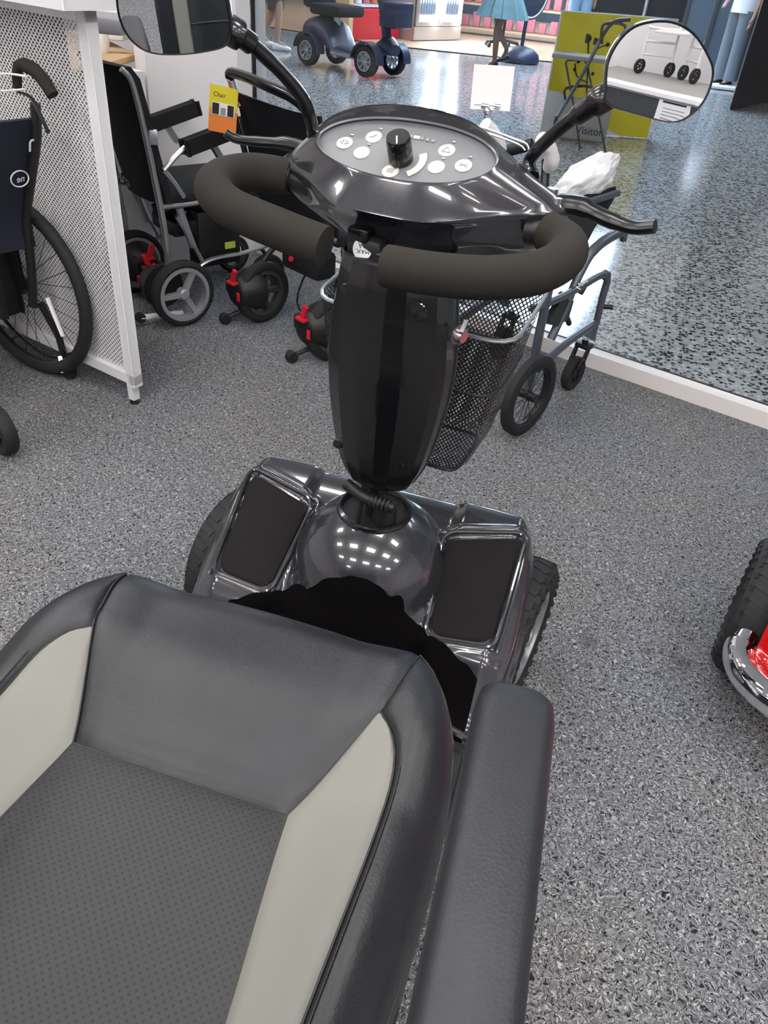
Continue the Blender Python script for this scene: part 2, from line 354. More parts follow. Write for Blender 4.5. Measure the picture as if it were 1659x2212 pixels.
# fairing
DC = V((.010, 1.24)); DZ, DR = .325, .150
padR = [(.160, 1.128), (.285, 1.140), (.292, 1.345), (.140, 1.305)]
def sdpoly(px, py, poly, r=.0):
    best = 9; inside = True; sgn = 0
    n_ = len(poly)
    for i in range(n_):
        ax, ay = poly[i]; bx, by = poly[(i+1) % n_]; ex, ey = bx-ax, by-ay; L = math.hypot(ex, ey)
        cr = (ex*(py-ay)-ey*(px-ax))/L
        t = max(0, min(1, ((px-ax)*ex+(py-ay)*ey)/(L*L))); d = math.hypot(px-ax-t*ex, py-ay-t*ey); best = min(best, d)
        if cr < 0: inside = False
    return -best if inside else best
def padz(y):
    if y < 1.30: return .285+.60*(y-1.14)
    t = y-1.30; return .381+.60*t-3.6*t*t
def HF(x, y):
    ax = abs(x)
    h = padz(y)
    h = h*sst(1.02, 1.115, y) + .165*(1-sst(1.02, 1.115, y))
    # centre valley that runs from the footwell up to the cowl
    v = 1-sst(.06+.09*sst(1.14, 1.02, y), .150+.12*sst(1.14, 1.02, y), ax)
    low = .17+.42*max(0, y-1.09)
    v *= 1-sst(1.13, 1.23, y)
    h = h*(1-v)+min(h, low)*v
    h += .012*sst(.30, .27, ax)*sst(.14, .17, ax)
    # cowl dome
    d = math.hypot(x-DC.x, (y-DC.y)); 
    if d < DR*1.0: dz = DZ+math.sqrt(max(0, DR*DR-d*d))
    else: dz = -1
    k = .022; a, b = h, (dz if dz > 0 else DZ-(d-DR)*2.2)
    q = max(0, min(1, .5+.5*(b-a)/k)); h = a*(1-q)+b*q+k*q*(1-q)
    # pad recess
    s_ = sdpoly(ax, y, padR)
    h -= .011*sst(.004, -.004, s_-.004)
    h += .004*math.exp(-((s_-.012)/.006)**2)
    return h
FW, FY0, FY1 = .330, .99, 1.425
def FF(u, v):
    s, t = u*2-1, v*2-1; kq = .16
    x = FW*s*math.sqrt(1-kq*t*t/1.0*(s*s)); yc = (FY0+FY1)/2; y = yc+(FY1-FY0)/2*t*math.sqrt(1-kq*s*s*(1 if t > 0 else 0))
    z = HF(x, y)
    e = max((abs(s)-.88)/.12, 0); f_ = max((t-.87)/.13, 0); ee = min(1, math.hypot(e, f_))
    z -= .05*(1-math.sqrt(max(0, 1-ee*ee)))
    return V((x, y, z))
g = G(); NU, NV = 190, 150
g.grid(FF, NU, NV, skip=lambda a, b: (lambda p: math.hypot(p.x-DC.x, p.y-DC.y) < .066 and p.y > 1.1)(FF(a, b)))
# skirts
def skirt(edge, zlow, out):
    rr = [[p+out(p)*(o)+V((0, 0, -(p.z-zlow(p))*k)) for p in edge] for k, o in ((0, 0), (.15, .004), (.5, .007), (1, .004))]
    for A, B in zip(rr[:-1], rr[1:]):
        va = [g.b.verts.new(p) for p in A]; vb = [g.b.verts.new(p) for p in B]
        for i in range(len(va)-1): g.b.faces.new((va[i], va[i+1], vb[i+1], vb[i]))
wa = lambda p: max(.12, .17 + math.sqrt(max(0, .205**2-(p.y-1.335)**2)) - .03) if abs(p.y-1.335) < .205 else .12
skirt([FF(1, i/80) for i in range(81)], lambda p: min(p.z-.01, wa(p)*.9), lambda p: V((1, 0, 0)))
skirt([FF(0, i/80) for i in range(81)], lambda p: min(p.z-.01, wa(p)*.9), lambda p: V((-1, 0, 0)))
skirt([FF(i/80, 1) for i in range(81)], lambda p: .20, lambda p: V((0, 1, 0)))
fair = add('front_fairing', g, 'gloss', sc, auto=60, label='glossy graphite front fairing with rounded cowl')
# cowl rim
g = G(); g.torus((DC.x, DC.y, .462), (0, 0, 1), .066, .006, 48, 8); add('cowl_rim', g, 'tgloss', fair)
g = G(); g.lathe([(.066, .46), (.064, .40), (.05, .36), (.001, .36)], (DC.x, DC.y, 0)); add('cowl_well', g, 'matte', fair)
for sg in (-1, 1):
    poly = [(sg*x, y) for x, y in padR]
    cx = sum(p[0] for p in poly)/4; cy = sum(p[1] for p in poly)/4
    def rp(ins, dz, nn=10):
        out = []
        P4 = [V((x, y)) for x, y in poly]
        for i in range(4):
            a, b, c = P4[i-1], P4[i], P4[(i+1) % 4]
            u1 = (a-b).normalized(); u2 = (c-b).normalized(); rad = .028
            bb = b + (V((cx, cy))-b).normalized()*ins*1.4
            p1, p2 = bb+u1*rad, bb+u2*rad
            for k in range(nn):
                t = k/(nn-1); q = p1*(1-t)**2+bb*2*t*(1-t)+p2*t*t; out.append(V((q.x, q.y, padz(q.y)+.002+dz)))
        return out
    g = G(); g.loft([rp(.006, -.008), rp(.006, .001), rp(.009, .0035)]); add('foot_pad', g, 'mattex', sc, label='black rubber foot pad in a raised glossy surround')
    g = G(); g.tube(rp(-.004, .007), .0045, 8, True); add('pad_surround', g, 'gloss', fair)
# deck, and dull black sheet over the footwell, its edge climbing the cowl
g = G(); g.box((0, .80, .115), (.56, .78, .09), bev=.02); add('deck', g, 'gloss', sc)
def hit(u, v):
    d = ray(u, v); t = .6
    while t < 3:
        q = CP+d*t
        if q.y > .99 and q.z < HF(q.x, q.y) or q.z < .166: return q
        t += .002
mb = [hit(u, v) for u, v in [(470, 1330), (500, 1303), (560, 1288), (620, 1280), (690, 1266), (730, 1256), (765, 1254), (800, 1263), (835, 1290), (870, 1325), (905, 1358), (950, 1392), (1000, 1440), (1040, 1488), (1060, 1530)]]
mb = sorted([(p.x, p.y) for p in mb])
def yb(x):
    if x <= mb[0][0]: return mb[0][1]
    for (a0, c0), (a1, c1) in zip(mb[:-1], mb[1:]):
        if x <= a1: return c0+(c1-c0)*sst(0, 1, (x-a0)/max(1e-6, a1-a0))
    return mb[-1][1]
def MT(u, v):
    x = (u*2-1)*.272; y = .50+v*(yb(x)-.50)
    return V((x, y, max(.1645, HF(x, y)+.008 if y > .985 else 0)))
g = G(); g.grid(MT, 130, 120); add('footwell_sheet', g, 'dullblack', sc, label='dull black sheet in the footwell, climbing onto the cowl')
g = G(); g.tube([(.12, 1.02, .20), (.20, 1.005, .215), (.285, .985, .21)], .007, 8, sm=4); add('deck_edge', g, 'gloss', sc)
g = G()
g.grid(lambda u, v: V(((u*2-1)*.285, .55+.44*v, .205-.02*abs(u*2-1)**4)), 10, 10); 
g.box((0, .74, .17), (.57, .48, .06), bev=.02)
rb = add('rear_body', G().box((0, .30, .33), (.50, .80, .34), bev=.06, seg=4), 'gloss', sc)
add('side_step', g, 'matte', sc)
g = G(); g.sph(V((.255, .95, .208)), .008, (1, 1, .5)); add('screw', g, 'chrome', sc)
# wheels
def spoked_rim(g, c, ax, R, ns=8, wd=.03, th=.012, hub=.02, tri=False):
    c, ax = V(c), V(ax).normalized(); u, v = frame(ax)
    g.lathe([(R*.86, -wd/2), (R, -wd/2), (R, wd/2), (R*.86, wd/2)], c, ax, 40, closed=True)
    g.lathe([(.001, wd/2), (hub*.7, wd/2), (hub, wd/3), (hub, -wd/2), (.001, -wd/2)], c, ax, 20)
    for i in range(ns):
        a = 2*PI*i/ns; d = u*cos(a)+v*sin(a)
        q = ax.cross(d)
        w0, w1 = (th*1.8, th*1.1) if tri else (th, th)
        pts = [c+d*hub*.7-q*w0/2, c+d*R*.92-q*w1/2*(1.6 if tri else 1), c+d*R*.92+q*w1/2*(1.6 if tri else 1), c+d*hub*.7+q*w0/2]
        g.prism([p-ax*wd*.2 for p in pts], ax*wd*.5)
def tyre(g, c, ax, R, wd, rim, tread=0):
    c, ax = V(c), V(ax).normalized(); h = wd/2
    g.lathe([(rim, -h*.75), (rim+(R-rim)*.4, -h), (R-.012*R/.16, -h*.93), (R, -h*.6), (R, h*.6), (R-.012*R/.16, h*.93), (rim+(R-rim)*.4, h), (rim, h*.75)], c, ax, 48, closed=True)
    if tread:
        u, v = frame(ax)
        for i in range(tread):
            for sd in (-1, 1):
                a = 2*PI*(i+(.5 if sd > 0 else 0))/tread; d = u*cos(a)+v*sin(a); q = ax.cross(d)
                g.bar(c+d*(R-.002)+ax*sd*h*.05, c+d*(R-.004)+ax*sd*h*.72+q*.012*sd, .015, .008, up=d)
                g.bar(c+d*(R-.005)+ax*sd*h*.72, c+d*(R-.025)+ax*sd*h*1.0, .013, .007, up=d)
def wheel(parent, c, ax, R, wd, m_rim='silver', name='front_wheel', ns=8, tread=30, tri=False, rimf=.62, off=.0, label=None):
    g = G(); tyre(g, c, ax, R, wd, R*rimf, tread); w_ = add(name, g, 'rubber', parent, label=label)
    g = G(); spoked_rim(g, V(c)+V(ax).normalized()*off, ax, R*rimf*1.02, ns, wd*.8, R*.09, R*.17, tri); add('rim', g, m_rim, w_, auto=30)
    return w_
for sg in (-1, 1):
    wheel(sc, (sg*.318, 1.330, .165), (sg*.985, -.17*1, 0) if sg > 0 else (-.985, .17, 0), .165, .09, off=.003)
    wheel(sc, (sg*.27, .08, .165), (sg, 0, 0), .165, .10, name='rear_wheel', off=.01)
g = G(); g.cyl((-.3, 1.32, .165), (.3, 1.32, .165), .02); add('front_axle', g, 'matte', sc)
g = G(); g.tube([(-.29, 1.36, .30), (-.2, 1.43, .31), (0, 1.45, .31), (.2, 1.43, .31), (.29, 1.36, .30)], .02, 10, sm=5); add('front_bumper', g, 'tgloss', sc)
# tiller cover
prof = [(.545, .058, .038), (.555, .064, .043), (.60, .082, .052), (.68, .098, .058), (.76, .106, .062), (.83, .103, .062), (.90, .094, .058), (.945, .088, .052)]
def tring(hw, hd, z, n=40):
    F = [(1, .0), (.97, -.35), (.86, -.62), (.42, -.98), (.10, -1.08), (-.28, -1.05), (-.62, -.90), (-.90, -.55), (-.98, -.3), (-1, 0)]
    out = []
    for k in range(n):
        if k <= n//2:
            a = 2*PI*k/n; x = hw*math.copysign(abs(cos(a))**.45, cos(a)); y = hd*abs(sin(a))**.6
        else:
            t = (k-n//2)/(n//2)*(len(F)-1); i = min(len(F)-2, int(t)); e = t-i; e = sst(.25, .75, e)*.5+e*.5
            G_ = F[::-1]; x = hw*(G_[i][0]*(1-e)+G_[i+1][0]*e); y = hd*(G_[i][1]*(1-e)+G_[i+1][1]*e)
        out.append(TP(x+.008, y-.005, z))
    return out
pz = cat([V(p) for p in prof], 5)
g = G(); g.loft([tring(p.y, p.z, p.x, 54) for p in pz], caps=False); tl = add('tiller_cover', g, 'tgloss', sc, auto=13, label='tall black steering column cover widest in the middle')
g = G(); g.loft([tring(p.y*.93, p.z*.9, p.x) for p in pz]); add('tiller_core', g, 'matte', tl)
g = G(); g.tube([tring(p.y, p.z, p.x)[1]*1 for p in pz], .0025, 6); g.tube([tring(p.y, p.z, p.x)[-1 + 20] for p in pz], .0025, 6); add('tiller_seam', g, 'gloss', tl)
g = G(); g.tube(tring(.088, .052, .945), .0022, 6, True); add('cover_lip', g, 'gloss', tl)
for (x, y, z, r_) in [(-.055, -.052, .895, .0075), (.066, -.056, .89, .0115), (-.060, -.046, .615, .007), (.055, -.046, .612, .008)]:
    g = G(); g.torus(TP(x, y-.001, z), TP(0, -1, 0)-TP(0, 0, 0), r_, .0022, 20, 6); g.lathe([(r_, .0), (.001, .0005)], TP(x, y-.003, z), TP(0, -1, 0)-TP(0, 0, 0), 16); add('screw_hole', g, 'knob', tl)
g = G(); g.cyl(TP(0, 0, .36), TP(0, 0, .56), .018); g.tube([TP(-.045, -.03, .525), TP(0, -.045, .52), TP(.05, -.035, .51)], .011, 10, sm=4); g.cyl(TP(.03, -.02, .40), TP(.03, -.02, .50), .022)
g.tube([TP(-.01, -.03, .38), TP(-.012, -.045, .45), TP(-.01, -.03, .54)], .005, 8, sm=4)
for k in range(5): g.torus(TP(.012+.008*k, -.043, .517), TP(1, 0, 0)-TP(0, 0, 0), .011, .003, 14, 6)
add('steering_post', g, 'matte', sc)
g = G(); g.lathe([(.001, .012), (.010, .012), (.012, .008), (.012, 0), (.016, 0)], TP(.118, -.012, .85), TP(1, -.35, 0)-TP(0, 0, 0), 20); g.bar(TP(.128, -.03, .862), TP(.128, -.012, .875), .006, .004); add('tilt_lock', g, 'alu', tl, label='silver lock on the side of the column')
# basket (hung on the tiller)
def mesh_wall(g, fn, nu, nv, open_=.62):
    # diamond perforated sheet: fn(u,v)->point
    for i in range(nu):
        for j in range(nv):
            for h in (0, 1):
                cu, cv = (i+.5+h*.5)/nu, (j+.5+h*.5)/nv
                if cu > 1-.4/nu or cv > 1-.4/nv: continue
                du, dv = .5/nu, .5/nv
                o = [(cu-du, cv), (cu, cv-dv), (cu+du, cv), (cu, cv+dv)]
                o = [(min(1, max(0, a)), min(1, max(0, b))) for a, b in o]
                inn = [(cu+(a-cu)*open_, cv+(b-cv)*open_) for a, b in o]
                ov = [g.b.verts.new(fn(*q)) for q in o]; iv = [g.b.verts.new(fn(*q)) for q in inn]
                for k in range(4): g.b.faces.new((ov[k], ov[(k+1) % 4], iv[(k+1) % 4], iv[k]))
bt = [(-.185, .085), (.185, .085), (.185, .33), (-.185, .33)]; bb = [(-.135, .085), (.135, .085), (.135, .26), (-.135, .26)]
def rrect(c, r, n=6):
    out = []
    for i in range(4):
        a, b, d = V(c[i-1]), V(c[i]), V(c[(i+1) % 4]); u1 = (a-b).normalized()*r; u2 = (d-b).normalized()*r
        for k in range(n+1):
            t = k/n; out.append((b+u1)*(1-t)**2+b*2*t*(1-t)+(b+u2)*t*t)
    return out
RT, RB = rrect(bt, .05), rrect(bb, .03)
def peri(R, u):
    L = [0]; n_ = len(R)
    for i in range(n_): L.append(L[-1]+(R[(i+1) % n_]-R[i]).length)
    s = (u % 1)*L[-1]
    for i in range(n_):
        if s <= L[i+1]: t = (s-L[i])/max(1e-9, L[i+1]-L[i]); return R[i].lerp(R[(i+1) % n_], t)
    return R[0]
def BW(u, v):
    a, b = peri(RT, u), peri(RB, u); q = b.lerp(a, v)
    if v < .12:
        k = (1-v/.12)**2*.12; q = q.lerp(V((0, .17)), k)
    return TP(q.x, q.y, .535+v*(.275+ .0*(q.y)) + .03*v*(q.y-.085)/.25)
g = G(); mesh_wall(g, BW, 118, 30, .66); bk = add('basket', g, 'matte', sc, False, label='black wire mesh basket in front of the column')
g = G(); mesh_wall(g, lambda u, v: TP(-.12+.24*u, .10+.145*v, .535), 26, 16, .66); add('basket_floor', g, 'matte', bk, False)
g = G(); g.tube([BW(i/60, 1) for i in range(60)], .0038, 8, True); add('basket_rim', g, 'silver', bk, label='bright wire rim')
g = G(); g.tube([BW(i/60, .62)*1 for i in range(60)], .003, 6, True); g.tube([BW(i/60, .0)*1 for i in range(60)], .004, 6, True); add('basket_wire', g, 'matte', bk)
g = G(); g.box(TP(0, .07, .80), (.14, .03, .06), MX.Rotation(math.radians(-7), 3, 'Z'), .006); add('basket_bracket', g, 'matte', bk)
# console
TAU = math.radians(30); PC = V((-.012, .045, 1.080)); PA, PB = .137, .063
def eye(k, nrm, hood=0., n=96, s_=None):
    out = []
    for i in range(n):
        a = 2*PI*i/n; ca, sa = cos(a), sin(a)
        kk = 1+(k-1)*2.0 if s_ is None else k
        x = PA*k*math.copysign(abs(ca)**.92, ca)*(1.06 if ca < 0 else .98); y = PB*kk*sa
        h = nrm+hood*max(0, sa)**1.1
        out.append(TP(PC.x+x, PC.y+y*cos(TAU)-h*sin(TAU), PC.z+y*sin(TAU)+h*cos(TAU)))
    return out
def plan(ax_, y0, yr, yf, z, n=96, lobe=.45, dip=0., tl=0.):
    out = []
    for i in range(n):
        a = 2*PI*i/n; ca, sa = cos(a), sin(a)
        x = ax_*math.copysign(abs(ca)**.75, ca); q = math.copysign(abs(sa)**.8, sa)
        t = abs(x)/ax_
        e = (yf if sa > 0 else yr); e = e*(1-.45*sst(.25, .8, t)*(1-lobe)/.55)
        out.append(TP(-.012+x, y0+q*e+.025*t*t, z+dip*t*t+q*e*tl))
    return out
rings = [eye(1.0, -.004), eye(1.0, .004, .011), eye(1.016, .009, .015), eye(1.05, .006, .012),
         plan(.212, .062, .112, .092, 1.046, dip=.0, tl=.26), plan(.232, .070, .120, .095, 1.026, dip=.006, tl=.12), plan(.236, .077, .108, .110, 1.004, dip=.014, tl=.04),
         plan(.236, .080, .098, .10, .990, dip=.010), plan(.222, .082, .088, .09, .972, dip=.006), plan(.18, .078, .075, .08, .956), plan(.10, .05, .055, .06, .940), plan(.04, .03, .04, .04, .93)]
R2 = []
for i in range(len(rings)-1):
    R2.append(rings[i])
    if 3 < i < len(rings)-2:
        for k in (1, 2, 3):
            t = k/4; a, b, c, d = rings[i-1], rings[i], rings[i+1], rings[i+2]
            R2.append([.5*((2*q)+(r-p_)*t+(2*p_-5*q+4*r-s)*t*t+(3*q-p_-3*r+s)*t**3) for p_, q, r, s in zip(a, b, c, d)])
R2.append(rings[-1])
g = G(); g.loft(R2, caps=False); con = add('console', g, 'gloss', sc, auto=50, label='glossy black steering console with raised hood')
g = G(); g.loft([[p for p in eye(1.005, -.003)], [p for p in eye(.6, -.002, s_=1)], eye(.01, -.002, s_=1)]); pan = add('control_panel', g, 'panel', con, label='grey eye shaped control panel')
g = G(); g.tube(eye(1.0, .002, .0), .0022, 6, True); add('panel_trim', g, 'silver', pan)
def PQ(a, b, h=0.): return TP(PC.x+a, PC.y+b*cos(TAU)-h*sin(TAU), PC.z+b*sin(TAU)+h*cos(TAU))
pn = (PQ(0, 0, 1)-PQ(0, 0, 0)).normalized(); px_ = (PQ(1, 0)-PQ(0, 0)).normalized(); py_ = (PQ(0, 1)-PQ(0, 0)).normalized()
def on_panel(u, v):
    o = PQ(0, 0); d = ray(u, v); t = (o-CP).dot(pn)/d.dot(pn); q = CP+d*t-o; return q.dot(px_), q.dot(py_)
for (u, v, sy) in [(744, 307, 'bolt'), (807, 294, 'pen'), (781, 328, None), (843, 368, 'bars'), (942, 359, None), (965, 323, 'tri'), (1001, 356, 'x')]:
    a, b = on_panel(u, v)
    g = G(); g.lathe([(.0125, 0), (.0125, .001), (.0115, .0016), (.001, .0016)], PQ(a, b, -.002), pn, 24); bn = add('button', g, 'button', pan)
    g = G(); g.sph(PQ(a+.004, b+.019, -.0015), .0028, (1, 1, .4), 10); add('indicator', g, 'button', pan)
    if sy:
        g = G()
        if sy == 'tri': g.tube([PQ(a-.006, b-.005, 0), PQ(a+.006, b-.005, 0), PQ(a, b+.006, 0)], .0007, 5, True)
        elif sy == 'bars':
            for k in (-1, 0, 1): g.tube([PQ(a-.005, b+k*.003, 0), PQ(a+.005, b+k*.003, 0)], .0006, 5)
        elif sy == 'bolt': g.tube([PQ(a-.007, b, 0), PQ(a-.002, b+.004, 0), PQ(a-.002, b-.004, 0)], .0007, 5, True); g.tube([PQ(a+.007, b, 0), PQ(a+.002, b+.004, 0), PQ(a+.002, b-.004, 0)], .0007, 5, True)
        elif sy == 'pen': g.tube([PQ(a-.006, b-.003, 0), PQ(a-.002, b-.002, 0), PQ(a+.004, b+.004, 0)], .0008, 5)
        else: g.tube([PQ(a-.006, b+.002, 0), PQ(a+.006, b-.003, 0)], .0008, 5); g.tube([PQ(a-.006, b-.003, 0), PQ(a+.006, b+.003, 0)], .0006, 5)
        add('symbol', g, 'symbol', bn)
ka, kb = on_panel(866, 343)
g = G(); g.lathe([(.018, 0), (.018, .034), (.0165, .038), (.001, .038)], PQ(ka, kb, -.001), pn, 32); g.bar(PQ(ka, kb-.019, .0), PQ(ka, kb-.019, .036), .004, .003, up=pn)
kn = add('speed_knob', g, 'knob', pan, label='black speed dial with white pointer line')
g = G(); g.bar(PQ(ka-.001, kb-.001, .0385), PQ(ka+.005, kb-.015, .0385), .0022, .0012, up=pn); add('pointer', g, 'wink', kn)
g = G(); g.grid(lambda u, v: PQ(ka+(.027+.011*v)*cos(-.9+1.5*u), kb+(.027+.011*v)*sin(-.9+1.5*u), -.0008), 16, 1); add('dial_scale', g, 'button', pan)
g = G(); g.grid(lambda u, v: PQ(ka+(.021+.006*v)*cos(1.5+1.4*u), kb+(.021+.006*v)*sin(1.5+1.4*u), -.0008), 16, 1); add('dial_scale', g, 'symbol', pan)
for k in range(5):
    g = G(); a, b = on_panel(888+k*12, 293+k*2.5); g.box(PQ(a, b, -.001), (.010 if k == 1 else .005, .006, .001), MX((px_, py_, pn)).transposed()); add('gauge_mark', g, 'button' if k == 1 else 'symbol', pan)
# lower bracket / plates on the underside of the console
for pts in ([TP(-.215, .02, .968), TP(-.14, -.012, .958), TP(-.085, -.026, .955)], [TP(-.02, -.03, .95), TP(.04, -.02, .95), TP(.095, -.006, .952)]):
    g = G(); g.tube(pts, .004, 6, sm=4); add('console_trim', g, 'gloss', con)
g = G(); g.box(TP(-.05, -.02, .972), (.035, .03, .02), MX.Rotation(math.radians(-7), 3, 'Z'), .004); add('latch', g, 'tgloss', con)
g = G(); g.box(TP(-.04, -.01, .945), (.06, .05, .05), MX.Rotation(math.radians(-7), 3, 'Z'), .012); g.cyl(TP(-.005, -.045, .925), TP(-.005, -.02, .93), .012); add('steering_clamp', g, 'matte', con)
o_ = V(D(783, 538, (TP(-.046, -.04, .952)-CP).length)); pnn = (TP(0, -1, .5)-TP(0, 0, 0)).normalized()
g = G(); g.loft([[o_+V((_r*cos(a)*.0125+_u*sin(a)*.0145))*k-_f*h for a in [2*PI*i/28 for i in range(28)]] for k, h in ((1.15, -.012), (1.15, .001), (1.0, .0012), (.02, .0012))]); tg = add('rating_badge', g, 'wheel_grey', con, label='small oval grey badge printed MAX. 8A, upside down')
text('8A', basis(o_+_u*.005-_f*.0016, -_r+_u*.1, -_u), tg, 'ink', .011); text('MAX.', basis(o_-_u*.004-_f*.0016, -_r+_u*.1, -_u), tg, 'ink', .009)
# grips
gl = [TP(-.06, -.118, .975), TP(-.13, -.118, .985), TP(-.215, -.112, .998), TP(-.268, -.078, 1.008), TP(-.288, -.02, 1.012), TP(-.272, .035, 1.012), TP(-.225, .06, 1.008), TP(-.19, .062, 1.004)]
gr = [TP(.035, -.118, .968), TP(.10, -.120, .972), TP(.175, -.112, .980), TP(.232, -.082, .990), TP(.255, -.03, 1.0), TP(.245, .02, 1.004), TP(.215, .052, 1.004), TP(.19, .058, 1.002)]
for pts in (gl, gr):
    q = cat(pts, 6); g = G(); g.tube([q[0]+(q[0]-q[1])*.15]+q[:-5], [.018]+[.0285]*40, 20); add('handle_grip', g, 'foam', sc, label='looped black foam handle grip')
    g = G(); g.tube(q[-8:]+[q[-1]+(q[-1]-q[-4])], .019, 14); g.torus(q[-6], q[-5]-q[-7], .022, .004, 20, 6); add('handlebar_clamp', g, 'matte', sc)
# levers
g = G(); g.tube([TP(-.20, .125, 1.038), TP(-.25, .115, 1.045), TP(-.29, .095, 1.045), TP(-.325, .075, 1.047), TP(-.34, .066, 1.056)], [.016, .013, .010, .009, .009], 10, sm=4, flat=.8); add('brake_lever', g, 'lever', sc)
g = G(); g.tube([TP(.19, .105, 1.03), TP(.235, .115, 1.033), TP(.28, .105, 1.026), TP(.32, .10, 1.022), TP(.35, .095, 1.030)], [.014, .019, .014, .012, .012], 10, sm=4, flat=.8); bl = add('brake_lever', g, 'lever', sc)
g = G(); g.sph(TP(.20, .095, 1.032), .011, (1, 1, .6)); g.cyl(TP(.193, .075, 1.02), TP(.193, .075, 1.042), .006); g.cyl(TP(.21, .09, 1.015), TP(.21, .09, 1.045), .004); g.cyl(TP(.192, .12, 1.03), TP(.192, .12, 1.05), .008); add('lever_screw', g, 'alu', bl)
# mirrors
def mirror_unit(pts, stem, dist, target, lab, dome, rr=4.0):
    c = D(*dome, dist); n_ = ((CP-c).normalized()+(V(target)-c).normalized()).normalized()
    out = []
    for (u, v) in pts:
        d = ray(u, v); t = (c-CP).dot(n_)/d.dot(n_); out.append(CP+d*t)
    out = cat(out, 5, True); cc = sum(out, V())/len(out)
    def ringk(k, h): return [cc+(p-cc)*k+n_*h for p in out]
    g = G(); g.loft([ringk(.93, .003), ringk(.985, .004), ringk(1.0, -.002), ringk(.98, -.018), ringk(.8, -.032), ringk(.4, -.038), ringk(.05, -.039)]); ms = add('mirror', g, 'tgloss', sc, label=lab)
    g = G()
    R_ = rr
    rg = [[cc+(p-cc)*k+n_*(.0045-((p-cc).length*k)**2/(2*R_)+.0008) for p in out] for k in [.945*j/12 for j in range(12, 0, -1)]]
    g.loft(rg, caps=False); vs = g.b.verts.new(cc+n_*.0053); g.b.verts.ensure_lookup_table()
    last = g.b.verts[:][-(len(out)+1):-1]
    for i in range(len(last)): g.b.faces.new((last[i], last[(i+1) % len(last)], vs))
    add('mirror_glass', g, 'mirror', ms, auto=180)
    sp = [V(p) if len(p) == 3 and isinstance(p, V) else D(p[0], p[1], p[2]) for p in stem]
    g = G(); g.tube(sp, [.012, .0095, .0095, .0095, .010, .014, .019, .013], 12, sm=6); g.cyl(sp[0], sp[0]+V((0, 0, -.04)), .011); add('mirror_stem', g, 'tgloss', ms)
mirror_unit([(256, -60), (250, 0), (262, 55), (290, 95), (330, 116), (390, 119), (450, 112), (492, 98), (503, 60), (495, 0), (480, -60), (430, -100), (340, -110), (290, -95)],
            [TP(-.175, .062, 1.075), (672, 262, 1.27), (655, 215, 1.255), (612, 160, 1.24), (560, 110, 1.225), (530, 85, 1.215), (505, 70, 1.21), (480, 55, 1.225)], 1.20, (-.205, .12, .86), 'left rear view mirror showing the seat back', (375, 10), 3.)
mirror_unit([(1304, 195), (1310, 130), (1342, 75), (1385, 47), (1450, 43), (1500, 70), (1533, 120), (1543, 160), (1525, 215), (1490, 252), (1450, 266), (1380, 250), (1322, 233), (1304, 218)],
            [TP(.158, .115, 1.06), (1143, 350, 1.27), (1155, 330, 1.26), (1185, 300, 1.25), (1225, 265, 1.235), (1270, 235, 1.22), (1300, 215, 1.21), (1325, 205, 1.225)], 1.20, (1.9, -2.2, .62), 'right rear view mirror showing a white rack behind', (1425, 155), 1.6)
# seat
b1 = [(.150, .10), (.158, .20), (.158, .30), (.152, .36), (.141, .44), (.133, .50), (.129, .536)]
b2 = [(.205, .10), (.214, .20), (.218, .32), (.222, .42), (.226, .52), (.224, .60), (.208, .645), (.187, .67), (.194, .70), (.203, .745), (.207, .775)]
bo = [(.262, .10), (.275, .20), (.282, .32), (.287, .42), (.291, .52), (.288, .60), (.282, .655), (.268, .70), (.252, .735), (.232, .768), (.212, .792)]
out_full = [(x, y) for x, y in bo] + [(.15, .803), (.08, .808), (0, .81)]
rim_poly = [V(p) for p in out_full]+[V((-x, y)) for x, y in out_full[::-1][1:]]
def sez(x, y, puff=0.):
    d = min(((V((x, y))-rim_poly[i]).length if False else (lambda a, b: (lambda t: (a+(b-a)*t-V((x, y))).length)(max(0, min(1, (V((x, y))-a).dot(b-a)/(b-a).length_squared))))(rim_poly[i], rim_poly[i+1])) for i in range(len(rim_poly)-1))
    z = .582+.030*sst(.12, .245, abs(x))+.024*sst(.55, .70, y)-.01*sst(.5, .2, y)
    r_ = .055
    if d < r_: z -= r_-math.sqrt(max(0, r_*r_-(r_-d)**2))
    return z+puff
def curve_at(pts, t):
    L = [0]
    for a, b in zip(pts[:-1], pts[1:]): L.append(L[-1]+(V(b)-V(a)).length)
    s = t*L[-1]
    for i in range(len(pts)-1):
        if s <= L[i+1]+1e-9: return V(pts[i]).lerp(V(pts[i+1]), (s-L[i])/max(1e-9, L[i+1]-L[i]))
    return V(pts[-1])
sm2 = lambda pts, n=5: [(p.x, p.y) for p in cat([V((*q, 0)) for q in pts], n)]
B1, B2, BO = sm2(b1), sm2(b2), sm2(bo)
cut = [p for p in B2 if p[1] <= .672 and True]; cut = B2[:36]
def patch(A, B, nt, ns, pf=.007, flip=1):
    g = G()
    def fn(u, v):
        a, b = curve_at(A, u), curve_at(B, u); q = a.lerp(b, v)
        e = min(1, v*(1-v)*10)**.5*min(1, u*12+.2)*min(1, (1-u)*12)**.5
        return V((q.x*flip, q.y, sez(q.x*flip, q.y, pf*(e-.9))))
    g.grid(fn, nt, ns); return g
cushion_base = [(x*.97, y) for x, y in BO]
base_ring = [V((x, y, 0)) for x, y in BO+[(.15, .803), (.08, .808), (0, .81)]]
base_ring = base_ring+[V((-p.x, p.y, 0)) for p in base_ring[::-1][1:]]
g = G(); g.loft([[V((p.x*k, .45+(p.y-.45)*k, z)) for p in base_ring] for k, z in ((1.0, .556), (1.01, .535), (1.0, .505), (.96, .49), (.5, .49))]); seat = add('seat_cushion', g, 'leather', sc, label='black leather seat with grey beige side inserts')
